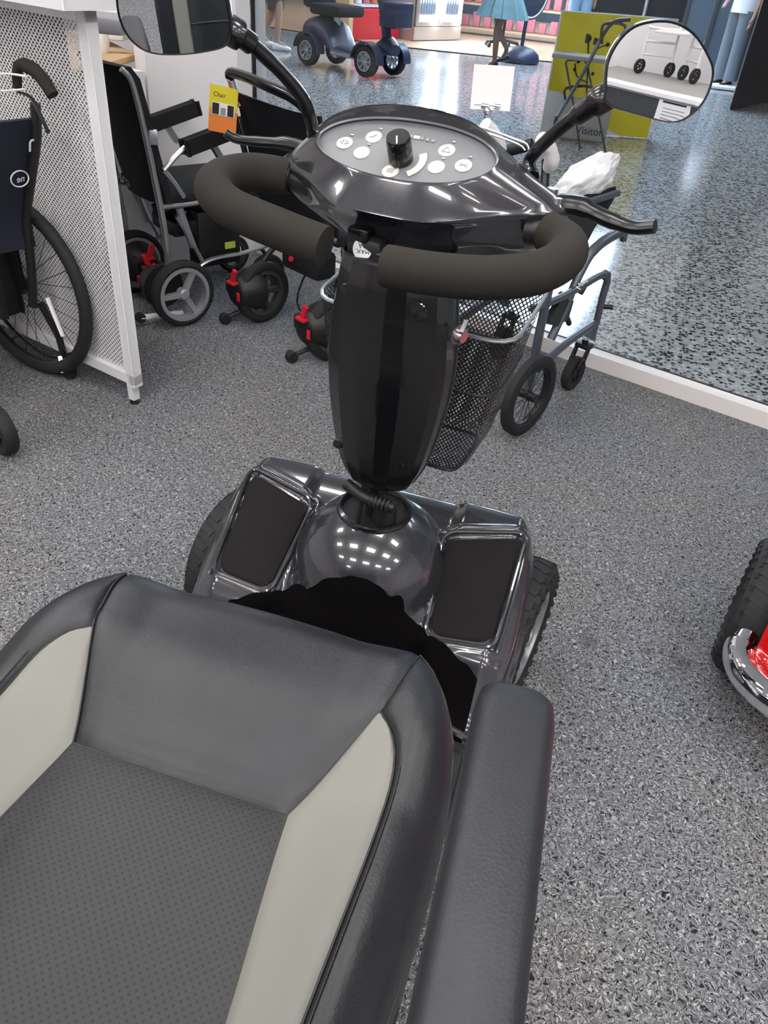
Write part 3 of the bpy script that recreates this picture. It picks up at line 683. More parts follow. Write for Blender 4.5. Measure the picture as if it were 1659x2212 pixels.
add('centre_panel', patch([(-x, y) for x, y in B1], B1, 44, 40, .004), 'perf', seat, label='perforated black centre panel')
fe = [(.129, .536), (.187, .67), (.194, .70), (.203, .745), (.207, .775), (.212, .792)]; fe = sm2(fe, 4)
g = G()
def fp(u, v):
    q = curve_at(fe, v); x = q.x*(2*u-1); y = q.y+ (.017*(1-(2*u-1)**2))*sst(.5, 1, v)-.004*(1-(2*u-1)**2)*(1-v); e = min(1, u*(1-u)*12)**.5*min(1, v*14)**.5
    return V((x, y, sez(x, y, .008*(e-.9))))
g.grid(fp, 50, 36); add('front_roll', g, 'leather', seat)
for sg in (-1, 1):
    add('side_insert', patch([(x, y) for x, y in B1], cut[:], 44, 12, .005, sg) if False else patch(B1+[(.150, .585), (.168, .627), (.187, .67)], cut, 60, 12, .005, sg), 'beige', seat, label='pale grey beige leather insert')
    add('side_bolster', patch(B2, BO, 70, 16, .007, sg), 'leather', seat)
    g = G()
    for k in range(90):
        t0 = .25+.74*k/90; off = .006
        a, b = curve_at(B2, t0*.72+.02), curve_at(B2, t0*.72+.0255); tn = (b-a).normalized(); nm = V((tn.y, -tn.x))
        a, b = a+nm*off, b+nm*off
        g.tube([V((a.x*sg, a.y, sez(a.x, a.y, .0012))), V((b.x*sg, b.y, sez(b.x, b.y, .0012)))], .0009, 5)
    add('stitching', g, 'matte', seat)
    g = G(); g.tube([V((p.x*sg, p.y, sez(p.x, p.y, -.002))) for p in [curve_at([(.207, .775), (.225, .760), (.255, .725), (.275, .68), (.286, .62)], i/20) for i in range(21)]], .0016, 6); add('piping', g, 'matte', seat)
g = G(); g.tube([V((x/20*.129, .536+.0*x, sez(x/20*.129, .536, -.0045))) for x in range(-20, 21)], .0016, 6); add('seam', g, 'matte', seat)
for sg in (-1, 1):
    g = G(); g.tube([V((q.x*sg, q.y, sez(q.x, q.y, -.0045))) for q in [curve_at(B1, i/30) for i in range(31)]], .0014, 6); add('seam', g, 'matte', seat)
    g = G(); g.tube([V((q.x*sg, q.y, sez(q.x, q.y, -.0045))) for q in [curve_at(fe, i/30) for i in range(29)]], .0016, 6); add('seam', g, 'matte', seat)
    g = G(); g.tube([V((q.x*sg, q.y, sez(q.x, q.y, -.004))) for q in [curve_at(cut, i/30) for i in range(31)]], .0014, 6); add('seam', g, 'matte', seat)
# armrests
def armrest(sg):
    a0, a1 = (V((.327, .60)), V((.350, .02)))
    rings = []
    for t in [0, .006, .02, .05, .5, .95, .99, 1.0]:
        c = a0.lerp(a1, t); k = {0: .55, .006: .8, .02: .94}.get(t, 1.) if t < .5 else {1.0: .55, .99: .85}.get(t, 1.)
        hw, hh = .036*k, .034*k; r = []
        for i in range(28):
            a = 2*PI*i/28; ca, sa = cos(a), sin(a)
            r.append(V((sg*(c.x+hw*math.copysign(abs(ca)**.5, ca)), c.y, .772+hh*math.copysign(abs(sa)**.55, sa))))
        rings.append(r)
    g = G(); g.loft(rings); ar = add('armrest', g, 'leather2', sc, label='long padded black armrest')
    g = G(); g.bar((sg*.338, .50, .735), (sg*.345, .06, .735), .03, .012); g.tube([(sg*.345, .10, .73), (sg*.345, .08, .60), (sg*.30, .07, .50), (sg*.2, .07, .49)], .013, 10, sm=4); add('armrest_bracket', g, 'matte', ar)
armrest(1); armrest(-1)
g = G(); g.cyl((0, .40, .40), (0, .40, .50), .04); g.box((0, .42, .485), (.36, .36, .02)); add('seat_post', g, 'matte', sc)
# seat back behind the photographer's hand: curved upholstered back with the same inserts
def backpt(x, z, dy=0.):
    y = .115-.20*(z-.60)-.0*x + .05*(abs(x)/.25)**2.2; return V((x, y+dy, z))
def bw(z): return .235*(1-.28*max(0, (z-.85)/.35)**2)
for (nm, m_, xa, xb) in (('back_panel', 'leather', -.150, .150), ('back_bolster', 'leather', .205, .262), ('back_insert', 'beige', .150, .205), ('back_bolster', 'leather', -.262, -.205), ('back_insert', 'beige', -.205, -.150)):
    g = G(); k_ = .262
    g.grid(lambda u, v: backpt((xa+(xb-xa)*u)/k_*bw(.60+.52*v)*1.12, .60+.52*v, .012*math.sqrt(max(0, min(1, 10*u*(1-u)*1.0)))*min(1, (1-v)*10)*(.7 if nm == 'back_panel' and abs(v-.55) < .02 else 1)), 14, 40)
    if nm == 'back_panel':
        sb = add('seat_back', g, 'leather', sc)
        g = G(); g.tube([backpt(x*.01, .80, .0135) for x in range(-15, 16)], .004, 6); add('seam', g, 'leather2', sb)
    else: add(nm, g, m_, sb)
g = G()
rings = []
for v in [i/20 for i in range(21)]:
    z = .60+.525*v; rings.append([backpt(x*bw(z)*1.12, z, dy) for x, dy in ((-1, .0), (-.9, -.07), (0, -.085), (.9, -.07), (1, 0), (.5, -.01), (0, -.01), (-.5, -.01))])
g.loft(rings); add('back_shell', g, 'leather2', sb)
# ------------------------------------------------------------------ white mesh display divider
F0 = V((-1.085, 2.105, 0)); FD = V((-.955, .296, 0)).normalized(); FN = V((-FD.y, FD.x, 0)); FN = -FN if FN.y > 0 else FN
fr = MX.Rotation(math.atan2(FD.y, FD.x), 3, 'Z')
def dv(t, z, n=0.): return F0+FD*t+FN*n+V((0, 0, z))
dvd = thing('display_divider', 'white framed display divider of perforated sheet metal beside the wheelchairs', 'display divider', dv(.6, 0))
g = G(); g.box(dv(.0, .60), (.034, .034, 1.06), fr, .002); g.box(dv(1.25, .60), (.034, .034, 1.06), fr, .002); g.box(dv(.625, .095), (1.284, .034, .03), fr, .002); g.box(dv(.625, 1.12), (1.284, .034, .03), fr, .002); add('divider_frame', g, 'white', dvd, False)
for t in (0.012, 1.24):
    g = G(); g.box(dv(t, .048), (.026, .026, .066), fr); lg = add('divider_leg', g, 'white', dvd, False)
    g = G(); g.lathe([(.001, 0), (.017, 0), (.017, .006), (.008, .010), (.008, .018), (.001, .018)], dv(t, 0), (0, 0, 1), 20); add('levelling_foot', g, 'matte', lg)
def sheet(o, ex, ey, nx, ny, w_, h_, th, hole=.60):
    vs, fs = [], []
    def pv(x, y, z): vs.append(o+ex*x+V((0, 0, 1))*y+ey*z); return len(vs)-1
    for i in range(nx*2+1):
        for j in range(ny*2+1):
            if (i+j) % 2: continue
            cx_, cy_ = w_*i/(2*nx), h_*j/(2*ny); dx, dy = w_/(2*nx), h_/(2*ny)
            O = [(cx_-dx, cy_), (cx_, cy_-dy), (cx_+dx, cy_), (cx_, cy_+dy)]
            O = [(min(w_, max(0, a)), min(h_, max(0, b))) for a, b in O]
            if i in (0, nx*2) or j in (0, ny*2): 
                ids = [pv(a, b, 0) for a, b in O]; fs.append(ids); continue
            I = [(cx_+(a-cx_)*hole, cy_+(b-cy_)*hole) for a, b in O]
            a_ = [pv(*q, 0) for q in O]; b_ = [pv(*q, 0) for q in I]; c_ = [pv(*q, th) for q in I]
            for k in range(4):
                l = (k+1) % 4
                fs.append((a_[k], a_[l], b_[l], b_[k])); fs.append((b_[k], b_[l], c_[l], c_[k]))
    return vs, fs
vs, fs = sheet(dv(.017, .11), FD, -FN*1., 76, 66, 1.216, .995, .0015, .66)
me = bpy.data.meshes.new('perforated_sheet'); me.from_pydata([MX.Translation(-dvd.location) @ v for v in vs], [], fs); me.materials.append(M['white'])
o = bpy.data.objects.new('perforated_sheet', me); C.objects.link(o); o.parent = dvd
g = G(); g.box(dv(.71, .61, -.05), (1.08, .012, .98), fr); add('added_dark_sheet', g, 'backing', dvd, False)  # dark sheet added behind the mesh, standing in for the dark space there
# shelf board on top of the divider's run
g = G(); g.box(dv(.62, 1.166, -.10), (1.36, .42, .06), fr, .004); tag(add('divider_top', g, 'white', None, False), 'thick white board lying on top of the mesh divider', 'shelf board')
# counter behind the divider
ct = thing('service_counter', 'white service counter with an oak top at the back left', 'counter', (-2.1, 3.4, 0))
cA, cB = V((-1.52, 2.78, 0)), V((-1.66, 3.60, 0))
g = G(); g.prism([P(150, 160, .86)-V((0, 0, .02)), P(212, 143, .86)-V((0, 0, .02)), P(310, 114, .86)-V((0, 0, .02)), V((-1.78, 3.42, .84)), V((-2.2, 3.80, .84)), V((-2.9, 3.9, .84)), V((-2.9, 3.0, .84))], (0, 0, .022)); add('counter_top', g, 'wood', ct, False)
g = G(); g.prism([V((-1.645, 3.245, 0)), V((-1.81, 2.96, 0)), V((-1.87, 2.99, 0)), V((-1.72, 3.28, 0))], (0, 0, .83)); add('front_panel', g, 'wall', ct, False)
g = G(); g.prism([V((-1.62, 3.235, 0)), V((-1.785, 2.95, 0)), V((-1.808, 2.962, 0)), V((-1.643, 3.247, 0))], (0, 0, .09)); add('kick_board', g, 'cream', ct, False)
c_ = P(222, 80, .92); g = G(); g.sph(c_+V((0, 0, .0)), .05, (.45, .9, 1.5), 20, MX.Rotation(.3, 3, 'Z')); g.cyl(c_+V((0, 0, .06)), c_+V((0, 0, .10)), .018); tag(add('white_bottle', g, 'paper'), 'rounded white plastic container hanging beside the divider post', 'container')
c_ = P(268, 92, .88)+V((-.10, .05, .07)); g = G(); g.box(c_, (.22, .26, .12), MX.Rotation(.2, 3, 'Z'), .012); bx = tag(add('white_box', g, 'paper'), 'white box on the oak counter top behind the mirror', 'box')
c_ = P(262, 60, 1.02)+V((-.12, .08, 0)); g = G(); g.box(c_, (.20, .20, .05), MX.Rotation(.2, 3, 'Z'), .006); tag(add('grey_tray', g, 'wheel_grey'), 'grey tray standing on the white box on the counter', 'tray')
# ------------------------------------------------------------------ wheelchairs
class Side:
    def __init__(s, o, a): s.o, s.a = V(o), V(a).normalized(); s.h = V((-s.a.y, s.a.x, 0))
    def __call__(s, u, v, l=0.):
        d = ray(u, v); t = (s.o-CP).dot(s.a)/d.dot(s.a); return CP+d*t-s.a*l
    def L(s, f, z, l=0.): q = s.o+s.h*f-s.a*l; return V((q.x, q.y, z))
# B: silver folding power chair
WB = V((-1.263, 2.76, .132)); aB = V((.84, -.54, 0)).normalized(); B = Side(WB-aB*.05, aB); hB = B.h
tb = thing('electric_wheelchair', 'silver framed folding electric wheelchair with high black back, behind the mesh divider', 'wheelchair', (WB.x, WB.y, 0), group=None)
wheel(tb, WB, aB, .132, .045, 'wheel_grey', 'rear_wheel', 3, 0, True, .80, .004, 'rear wheel with grey three spoke rim')
wheel(tb, WB-aB*.42, -aB, .132, .045, 'wheel_grey', 'rear_wheel', 3, 0, True, .80)
for l in (.03, .40):
    g = G(); g.tube([B(u, v, l) for u, v in [(270, 152), (292, 178), (312, 250), (335, 355), (352, 440), (366, 520), (372, 585), (370, 605)]], [.010, .010, .0105, .012, .013, .013, .013, .012], 10, sm=4)
    g.tube([B(u, v, l) for u, v in [(362, 372), (385, 400), (405, 430)]], .010, 8, sm=2); g.tube([B(u, v, l) for u, v in [(355, 452), (400, 448), (450, 440), (520, 420)]], .009, 8, sm=2)
    g.tube([B(u, v, l) for u, v in [(362, 372), (385, 345), (408, 322)]], .010, 8, sm=2); g.box(B(340, 300, l), (.03, .02, .05), MX.Rotation(.6, 3, 'Z'), .003)
    fr_ = add('side_frame', g, 'silver', tb)
    g = G(); pa, pb = B(408, 322, l-.005), B(512, 282, l-.005); d_ = (pb-pa).normalized(); g.bar(pa+d_*.0, pa+d_*.26, .045, .032, bev=.012); add('armrest_pad', g, 'matte', tb)
    g = G(); g.bar(pa+V((0, 0, -.025)), pa+d_*.24+V((0, 0, -.025)), .03, .008); g.bar(pa+d_*.12+V((0, 0, -.03)), pa+d_*.16+V((0, 0, -.10)), .03, .02); add('armrest_rail', g, 'silver', tb)
g = G()
bk_ = [(262, 148), (283, 175), (303, 245), (325, 330), (345, 400), (362, 452)]
for off in (0,):
    ring = []
    for (u, v) in bk_:
        a_, b_ = B(u, v, .03), B(u, v, .40); n_ = hB*.02
        ring.append([a_+n_, a_.lerp(b_, .25)-n_*.6, a_.lerp(b_, .5)-n_, a_.lerp(b_, .75)-n_*.6, b_+n_, b_+n_*2.4, a_.lerp(b_, .5)+n_*.8, a_+n_*2.4])
    g.loft(ring)
br = add('backrest', g, 'fabric', tb)
q0 = B(362, 452, .28)+(B(345, 400, .28)-B(362, 452, .28))*.55-hB*.024
text('pro', basis(q0, aB*.95+V((0, 0, -.15)), B(345, 400)-B(362, 452)), br, 'wheel_grey', .062)
g = G(); g.tube([q0-aB*.13+V((0, 0, .06)), q0-aB*.09+V((0, 0, .03)), q0-aB*.05+V((0, 0, -.01))], .006, 6, flat=.4); add('emblem', g, 'wheel_grey', br)
g = G(); g.box(B.L(.22, .46, .25), (.42, .42, .05), MX.Rotation(math.atan2(hB.y, hB.x), 3, 'Z'), .02); add('seat', g, 'fabric', tb)
g = G(); pa = B(500, 528, .14); g.box(pa, (.20, .10, .23), MX.Rotation(math.atan2(hB.y, hB.x), 3, 'Z'), .012); bb_ = add('battery_box', g, 'batt', tb)
nb = basis(B(520, 542, .085), hB, V((0, 0, 1))); g = G(); g.box((0, 0, 0), (.05, .028, .002)); g.b.transform(nb); add('warning_label', g, 'label_y', bb_, False)
for l in (.05, .44):
    g = G(); g.tube([B(u, v, l) for u, v in [(432, 597), (450, 578), (480, 565), (530, 556), (575, 543), (610, 530)]], .013, 8, sm=4, flat=.6); g.tube([B(u, v, l) for u, v in [(395, 475), (425, 525), (450, 572)]], .009, 8); g.tube([B(u, v, l) for u, v in [(400, 455), (415, 500), (430, 540)]], .016, 8); add('lower_frame', g, 'silver', tb)
g = G(); g.tube([B(u, v, .2) for u, v in [(385, 470), (400, 500), (440, 480), (520, 470)]], .012, 8, sm=3); g.tube([B(u, v, .1) for u, v in [(420, 470), (432, 500), (450, 520)]], .010, 8, sm=3); g.cyl(B.L(.03, .16, .1), B.L(.03, .16, .42), .02); g.box(B.L(.12, .33, .2), (.12, .2, .06), MX.Rotation(math.atan2(hB.y, hB.x), 3, 'Z'), .01); add('linkage', g, 'matte', tb)
def motor(par, c, ax, k_=1.):
    c, ax = V(c), V(ax).normalized(); fwd = V((-ax.y, ax.x, 0)); up = V((0, 0, 1))
    g = G(); g.lathe([(.001, .080), (.045, .078), (.060, .066), (.070, .03), (.085, .0), (.086, -.03), (.001, -.03)], c, ax, 28); g.box(c+ax*.05-fwd*.02+up*.02, (.07, .06, .07), MX((fwd, up, fwd.cross(up))).transposed(), .012); mo = add('drive_motor', g, 'batt', par)
    rt_ = MX((fwd, up, fwd.cross(up))).transposed()
    g = G(); q = c+ax*.085+up*.045; g.bar(q, q+up*.055+fwd*.022, .020, .012, up=ax); g.box(q, (.05, .012, .03), rt_, .004); add('freewheel_lever', g, 'red', mo, label='red freewheel lever')
    g = G(); g.box(c+ax*.090+fwd*.045+up*.0, (.020, .036, .004), rt_, .002); add('motor_label', g, 'red', mo)
    return mo
motor(tb, WB-aB*.42+V((0, 0, .01))+aB*.05, aB); motor(tb, WB-aB*.08+V((-.06, -.0, .0)), -aB)
for l in (.02, .44):
    pa, pb = B(308, 690, l), B(402, 716, l); pa.z = max(pa.z, .022); pb.z = max(pb.z, .018)
    if l > .1: pa, pb = B.L(-.13, .03, l), B.L(.06, .05, l)
    g = G(); g.cyl(pa, pb, .0125, n=14); at_ = add('anti_tip_bar', g, 'paper', tb); g = G(); g.cyl(pa-aB*.012-V((0,0,.0)), pa+aB*.012, .020); add('anti_tip_wheel', g, 'rubber', at_)
for l in (.10, .40):
    wheel(tb, B.L(.50, .085, l), aB, .085, .035, 'rubber_grey', 'front_caster', 3, 0, True, .75)
    g = G(); g.tube([B.L(.50, .085, l-.03), B.L(.49, .16, l-.03), B.L(.46, .21, l)], .009, 8); add('caster_fork', g, 'matte', tb)
# C: black power chair facing the window
c1, c2 = V((-1.04, 2.91, 0)), V((-.62, 2.68, 0)); aC = (c2-c1).normalized(); hC = V((-aC.y, aC.x, 0))
tcx = thing('electric_wheelchair', 'black electric wheelchair with red motor levers, facing the window behind the scooter', 'wheelchair', tuple((c1+c2)/2))
def CL(l, f, z): q = c1+aC*l+hC*f; return V((q.x, q.y, z))
for l, sd in ((.02, -1), (.46, 1)):
    wheel(tcx, CL(l, .05, .125), aC*sd, .125, .05, 'rubber_grey', 'rear_wheel', 5, 0, True, .72)
    motor(tcx, CL(l-.02, .0, .14), -hC+V((0, 0, 0)))
    g = G(); g.tube([CL(l-.02, -.02, .06), CL(l-.05, -.08, .035), CL(l-.06, -.10, .026)], .010, 8); ab = add('anti_tip_bar', g, 'matte', tcx)
    g = G(); g.cyl(CL(l-.075, -.10, .024), CL(l-.045, -.10, .024), .022); g2 = add('anti_tip_wheel', g, 'rubber', ab)
    g = G(); g.torus(CL(l-.075, -.10, .024), aC, .016, .003, 20, 6); add('roller_ring', g, 'wheel_grey', g2)
    g = G(); g.tube([CL(l, .0, .17), CL(l+.02*sd, .10, .27), CL(l, .22, .36), CL(l, .34, .42), CL(l, .50, .42)], .011, 8, sm=4); g.tube([CL(l, .34, .42), CL(l, .2, .30), CL(l, .44, .10)], .009, 8); g.tube([CL(l, .02, .40), CL(l, .0, .60), CL(l, -.06, .80)], .011, 8, sm=3); add('side_frame', g, 'matte', tcx)
    wheel(tcx, CL(l*.8+.05, .50, .085), aC, .085, .035, 'wheel_grey', 'front_caster', 3, 0, True, .72)
    g = G(); g.bar(CL(l-.03*sd*-1, .05, .66), CL(l-.03*sd*-1, .32, .66), .05, .03, bev=.012); add('armrest_pad', g, 'matte', tcx)
hp = [CL(-.01, -.05, .905), CL(.02, -.06, .925), CL(.22, -.08, .92), CL(.40, -.06, .885), CL(.48, -.04, .78), CL(.50, .0, .64)]
g = G(); g.tube(hp, .017, 12, sm=5); add('push_bar', g, 'tgloss', tcx)
g = G(); g.tube([hp[0], CL(.0, -.04, .86), CL(.02, -.03, .82)], .013, 8, sm=3); add('bar_clamp', g, 'silver', tcx)
g = G()
rg = []
for i in range(9):
    t = i/8; z = .865-.40*t; rg.append([CL(.02+.0*t+x*.45, -.05+.10*t+.05*math.sin(PI*x)*(1 if k < 7 else .8)+(0 if k < 7 else .012), z-.02*math.sin(PI*x)*(1-t)) for k, x in enumerate([0, .15, .3, .5, .7, .85, 1, 1, .85, .7, .5, .3, .15, 0])])
g.loft(rg); add('backrest', g, 'blackvinyl', tcx, label='black vinyl sling backrest')
g = G(); g.box(CL(.24, .28, .44), (.42, .42, .05), MX.Rotation(math.atan2(aC.y, aC.x), 3, 'Z'), .02); add('seat', g, 'fabric', tcx)
g = G(); g.box(CL(.30, .06, .34), (.22, .10, .10), MX.Rotation(math.atan2(aC.y, aC.x), 3, 'Z'), .02); cb_ = add('controller_box', g, 'batt', tcx)
g = G(); g.tube([CL(.22, -.01, .385), CL(.27, -.01, .38), CL(.285, -.01, .36), CL(.28, -.01, .345)], .010, 8, sm=3); add('release_handle', g, 'red', cb_, label='red release handle')
g = G(); g.tube([CL(.30, .05, .3), CL(.2, .1, .1), CL(.42, .2, .03), CL(.5, .3, .12)], .004, 6, sm=5); add('cable', g, 'rubber', tcx)
g = G(); g.tube([CL(.12, .38, .35), CL(.13, .42, .15), CL(.16, .40, .03), CL(.17, .36, .15), CL(.18, .34, .3)], .006, 6); add('footrest_strap', g, 'matte', tcx)
# hanging price card
pc = D(482, 238, (CL(.02, -.09, .8)-CP).length)
card = thing('price_card', 'yellow and orange information card hanging from the black wheelchair handle', 'card', tuple(pc))
def cardpt(x, y): return pc+_r*x*1+_u*y*.9+V((0, 0, 0))*0
tocam = (CP-pc).normalized(); cx2 = V((.93, .18, -.10)).normalized()
mc = basis(pc, cx2, V((0, 0, 1)))
def slab(par, name, m_, x0, y0, x1, y1, z, th=.0015, base=mc, lab=None):
    g = G(); g.box(((x0+x1)/2, (y0+y1)/2, z), (x1-x0, y1-y0, th)); g.b.transform(base); return add(name, g, m_, par, False, label=lab)
cw, ch_ = .050, .074
body = slab(card, 'card_sheet', 'orange', -cw, -ch_, cw, ch_, 0)
slab(body, 'card_header', 'lime', -cw, ch_*.40, cw, ch_, .001)
slab(body, 'card_band', 'lime', -cw, .0, cw, ch_*.42, .0008)
slab(body, 'photo_strip', 'paper', -cw*.8, -ch_*.25, cw*.8, ch_*.30, .0016)
for i, (a_, b_) in enumerate([(-.038, -.014), (.016, .038)]): slab(body, 'photo', 'ink', a_, -ch_*.22, b_, ch_*.26, .0024)
slab(body, 'photo', 'wheel_grey', -.008, -ch_*.22, .010, ch_*.1, .0024)
text('Chair', mc @ MX.Translation((-.014, ch_*.62, .002)), body, 'ink', .02)
g = G(); g.tube([pc+V((0, 0, ch_-.004)), pc+V((0, -.002, ch_+.03)), CL(.02, -.06, .895)], .001, 4); add('card_string', g, 'paper', card)
# D: manual chair on the left
WD_ = V((-1.52, 2.175, .305)); aD = V((-.208, -.978, 0)).normalized(); Dd = Side(WD_, aD)       # aD points to the camera side; chair heads left
hD = -Dd.h if Dd.h.x > 0 else Dd.h
td = thing('manual_wheelchair', 'black self propelled wheelchair with large spoked wheels, cut by the left edge', 'wheelchair', (WD_.x, WD_.y, 0))
def bigwheel(par, c, ax):
    u_, v_ = frame(ax)
    g = G(); g.torus(c, ax, .285, .021, 72, 12); wv = add('rear_wheel', g, 'rubber', par)
    g = G(); g.torus(c, ax, .266, .007, 60, 8, 1.6); g.cyl(c-ax*.035, c+ax*.035, .022); add('rim', g, 'matte', wv)
    g = G()
    for i in range(28):
        a_ = 2*PI*i/28; d_ = u_*cos(a_)+v_*sin(a_); a2 = a_+(.35 if i % 2 else -.35); d2 = u_*cos(a2)+v_*sin(a2)
        g.tube([c+d2*.02+ax*(.03 if i % 4 < 2 else -.03), c+d_*.263], .0012, 4)
    add('spokes', g, 'matte', wv, kind='stuff')
    g = G(); g.torus(c+ax*.034, ax, .255, .007, 60, 8)
    for k in range(6):
        a_ = PI*k/3; d_ = u_*cos(a_)+v_*sin(a_); g.tube([c+d_*.26, c+d_*.255+ax*.034], .004, 5)
    add('hand_rim', g, 'tgloss', wv)
bigwheel(td, WD_, -aD); bigwheel(td, WD_+aD*.56, aD)
def DL(f, z, l): q = WD_+aD*l+hD*f; return V((q.x, q.y, z))
for l, sd in ((.05, 1), (.50, -1)):
    g = G(); g.tube([DL(-.10, .28, l), DL(-.13, .42, l), DL(-.15, .565, l), DL(-.20, .68, l), DL(-.26, .81, l), DL(-.28, .90, l)], .014, 10, sm=4); g.tube([DL(.02, .50, l), DL(.40, .52, l), DL(.50, .40, l), DL(.55, .12, l)], .011, 10, sm=4); g.tube([DL(0, .27, l), DL(.42, .27, l)], .011, 8); g.tube([DL(.0, .72, l), DL(.30, .72, l), DL(.33, .52, l)], .010, 8, sm=3); add('side_frame', g, 'matte', td)
    g = G(); g.tube([DL(.02, .50, l-.03*sd), DL(.04, .40, l-.03*sd), DL(.06, .34, l-.03*sd)], .018, 8); g.box(DL(.06, .42, l-.02), (.20, .016, .20), MX.Rotation(math.atan2(hD.y, hD.x), 3, 'Z'), .006); add('skirt_guard', g, 'batt', td)
    g = G(); g.tube([DL(-.22, .93, l), DL(-.24, .985, l), DL(-.29, .985, l), DL(-.325, .965, l), DL(-.355, .93, l)], [.012, .013, .018, .018, .017], 12, sm=4); hg = add('push_handle', g, 'foam', td)
    g = G(); g.tube([DL(-.22, .92, l), DL(-.28, .915, l+.01), DL(-.315, .87, l+.015), DL(-.325, .835, l+.01)], .006, 8, sm=4, flat=.6); add('brake_lever', g, 'matte', hg)
    g = G(); g.tube([DL(-.16, .955, l+.022), DL(-.22, .965, l+.022), DL(-.29, .968, l+.022)], .003, 6, sm=4); g.tube([DL(-.16, .915, l+.02), DL(-.22, .925, l+.022), DL(-.27, .935, l+.018)], .003, 6, sm=4); add('tie', g, 'paper', hg)
    g = G(); g.tube([DL(-.10, .28, l-.03*sd), DL(-.12, .16, l-.06*sd), DL(-.12, .05, l-.07*sd)], .012, 8); ab = add('anti_tip_bar', g, 'matte', td)
    g = G(); g.cyl(DL(-.125, .030, l-.012-.07*sd), DL(-.125, .030, l+.012-.07*sd), .030); g3 = add('anti_tip_wheel', g, 'rubber', ab)
    g = G(); g.bar(DL(-.115, .085, l+.0-.055*sd), DL(-.135, .035, l+.016-.055*sd), .014, .006); add('reflective_band', g, 'chrome', ab)
    wheel(td, DL(.55, .09, l), aD, .09, .035, 'matte', 'front_caster', 5, 0, True, .7)
wheel(td, P(2, 930, .075), aD+hD*.25, .075, .045, 'matte', 'rear_caster', 5, 0, True, .6)
g = G(); g.tube([P(2, 930, .075)+V((-.03, 0, .0)), P(2, 930, .15)+V((-.12, .02, .02)), DL(-.02, .30, .50)], .010, 8); add('caster_arm', g, 'matte', td)
g = G(); g.tube([DL(-.19, .335, .06), DL(-.23, .215, .06)], .008, 8, flat=.5); add('reflective_tube', g, 'paper', td)
g = G()
g.loft([[DL(-.145-.42*max(0, z-.56)+.03*math.sin(PI*x)+(.0 if k < 5 else .025), z, .03+.47*x) for k, x in enumerate([0, .25, .5, .75, 1, 1, .75, .5, .25, 0])] for z in (.86, .80, .74, .68, .62, .56, .52, .48)]); bq = add('backrest', g, 'darknavy', td, label='dark sling backrest with white lettering')
text('n', basis(DL(-.262, .80, .065), aD, V((0, 0, 1))-hD*.3), bq, 'wink', .075)
g = G(); c_ = DL(-.222, .705, .10)
g.tube([c_+aD*.03*cos(a)+V((0, 0, .021*sin(a))) for a in [2*PI*i/30 for i in range(30)]], .002, 5, True); add('logo', g, 'wink', bq)
text('ne', basis(c_-hD*.004, aD, V((0, 0, 1))-hD*.3), bq, 'wink', .028)
g = G(); g.box(DL(.24, .50, .275), (.42, .42, .05), MX.Rotation(math.atan2(hD.y, hD.x), 3, 'Z'), .02); add('seat', g, 'fabric', td)
g = G(); g.box(DL(.02, .36, .08), (.10, .06, .20), MX.Rotation(math.atan2(hD.y, hD.x), 3, 'Z'), .02); g.cyl(DL(0, .30, .0), DL(0, .30, .5), .014); add('axle_plate', g, 'batt', td)
# A: grey blue transit chair by the window
aA = V((.90, -.44, 0)).normalized(); WA = V((.185, 2.475, .142)); A = Side(WA-aA*.05, aA); hA = A.h if A.h.y > 0 else -A.h
ta = thing('transit_wheelchair', 'grey blue framed attendant wheelchair with its backrest folded down by the window', 'wheelchair', (WA.x, WA.y, 0))
wa_ = G(); tyre(wa_, WA, aA, .142, .040, .105, 0); wv = add('rear_wheel', wa_, 'rubber', ta)
g = G(); u_, v_ = frame(aA); g.torus(WA, aA, .104, .005, 48, 8, 1.8); g.cyl(WA-aA*.05, WA+aA*.03, .016)
for i in range(16):
    a_ = 2*PI*i/16; d_ = u_*cos(a_)+v_*sin(a_); a2 = a_+(.5 if i % 2 else -.5); d2 = u_*cos(a2)+v_*sin(a2); g.tube([WA+d2*.014, WA+d_*.103], .0014, 4)
add('rim', g, 'matte', wv)
wheel(ta, WA-aA*.50, aA, .142, .04, 'matte', 'rear_wheel', 12, 0, False, .72)
def AT(l, pts, r_, **k): return [A(u, v, l) for u, v in pts]
cast = A(1243, 802, .06)
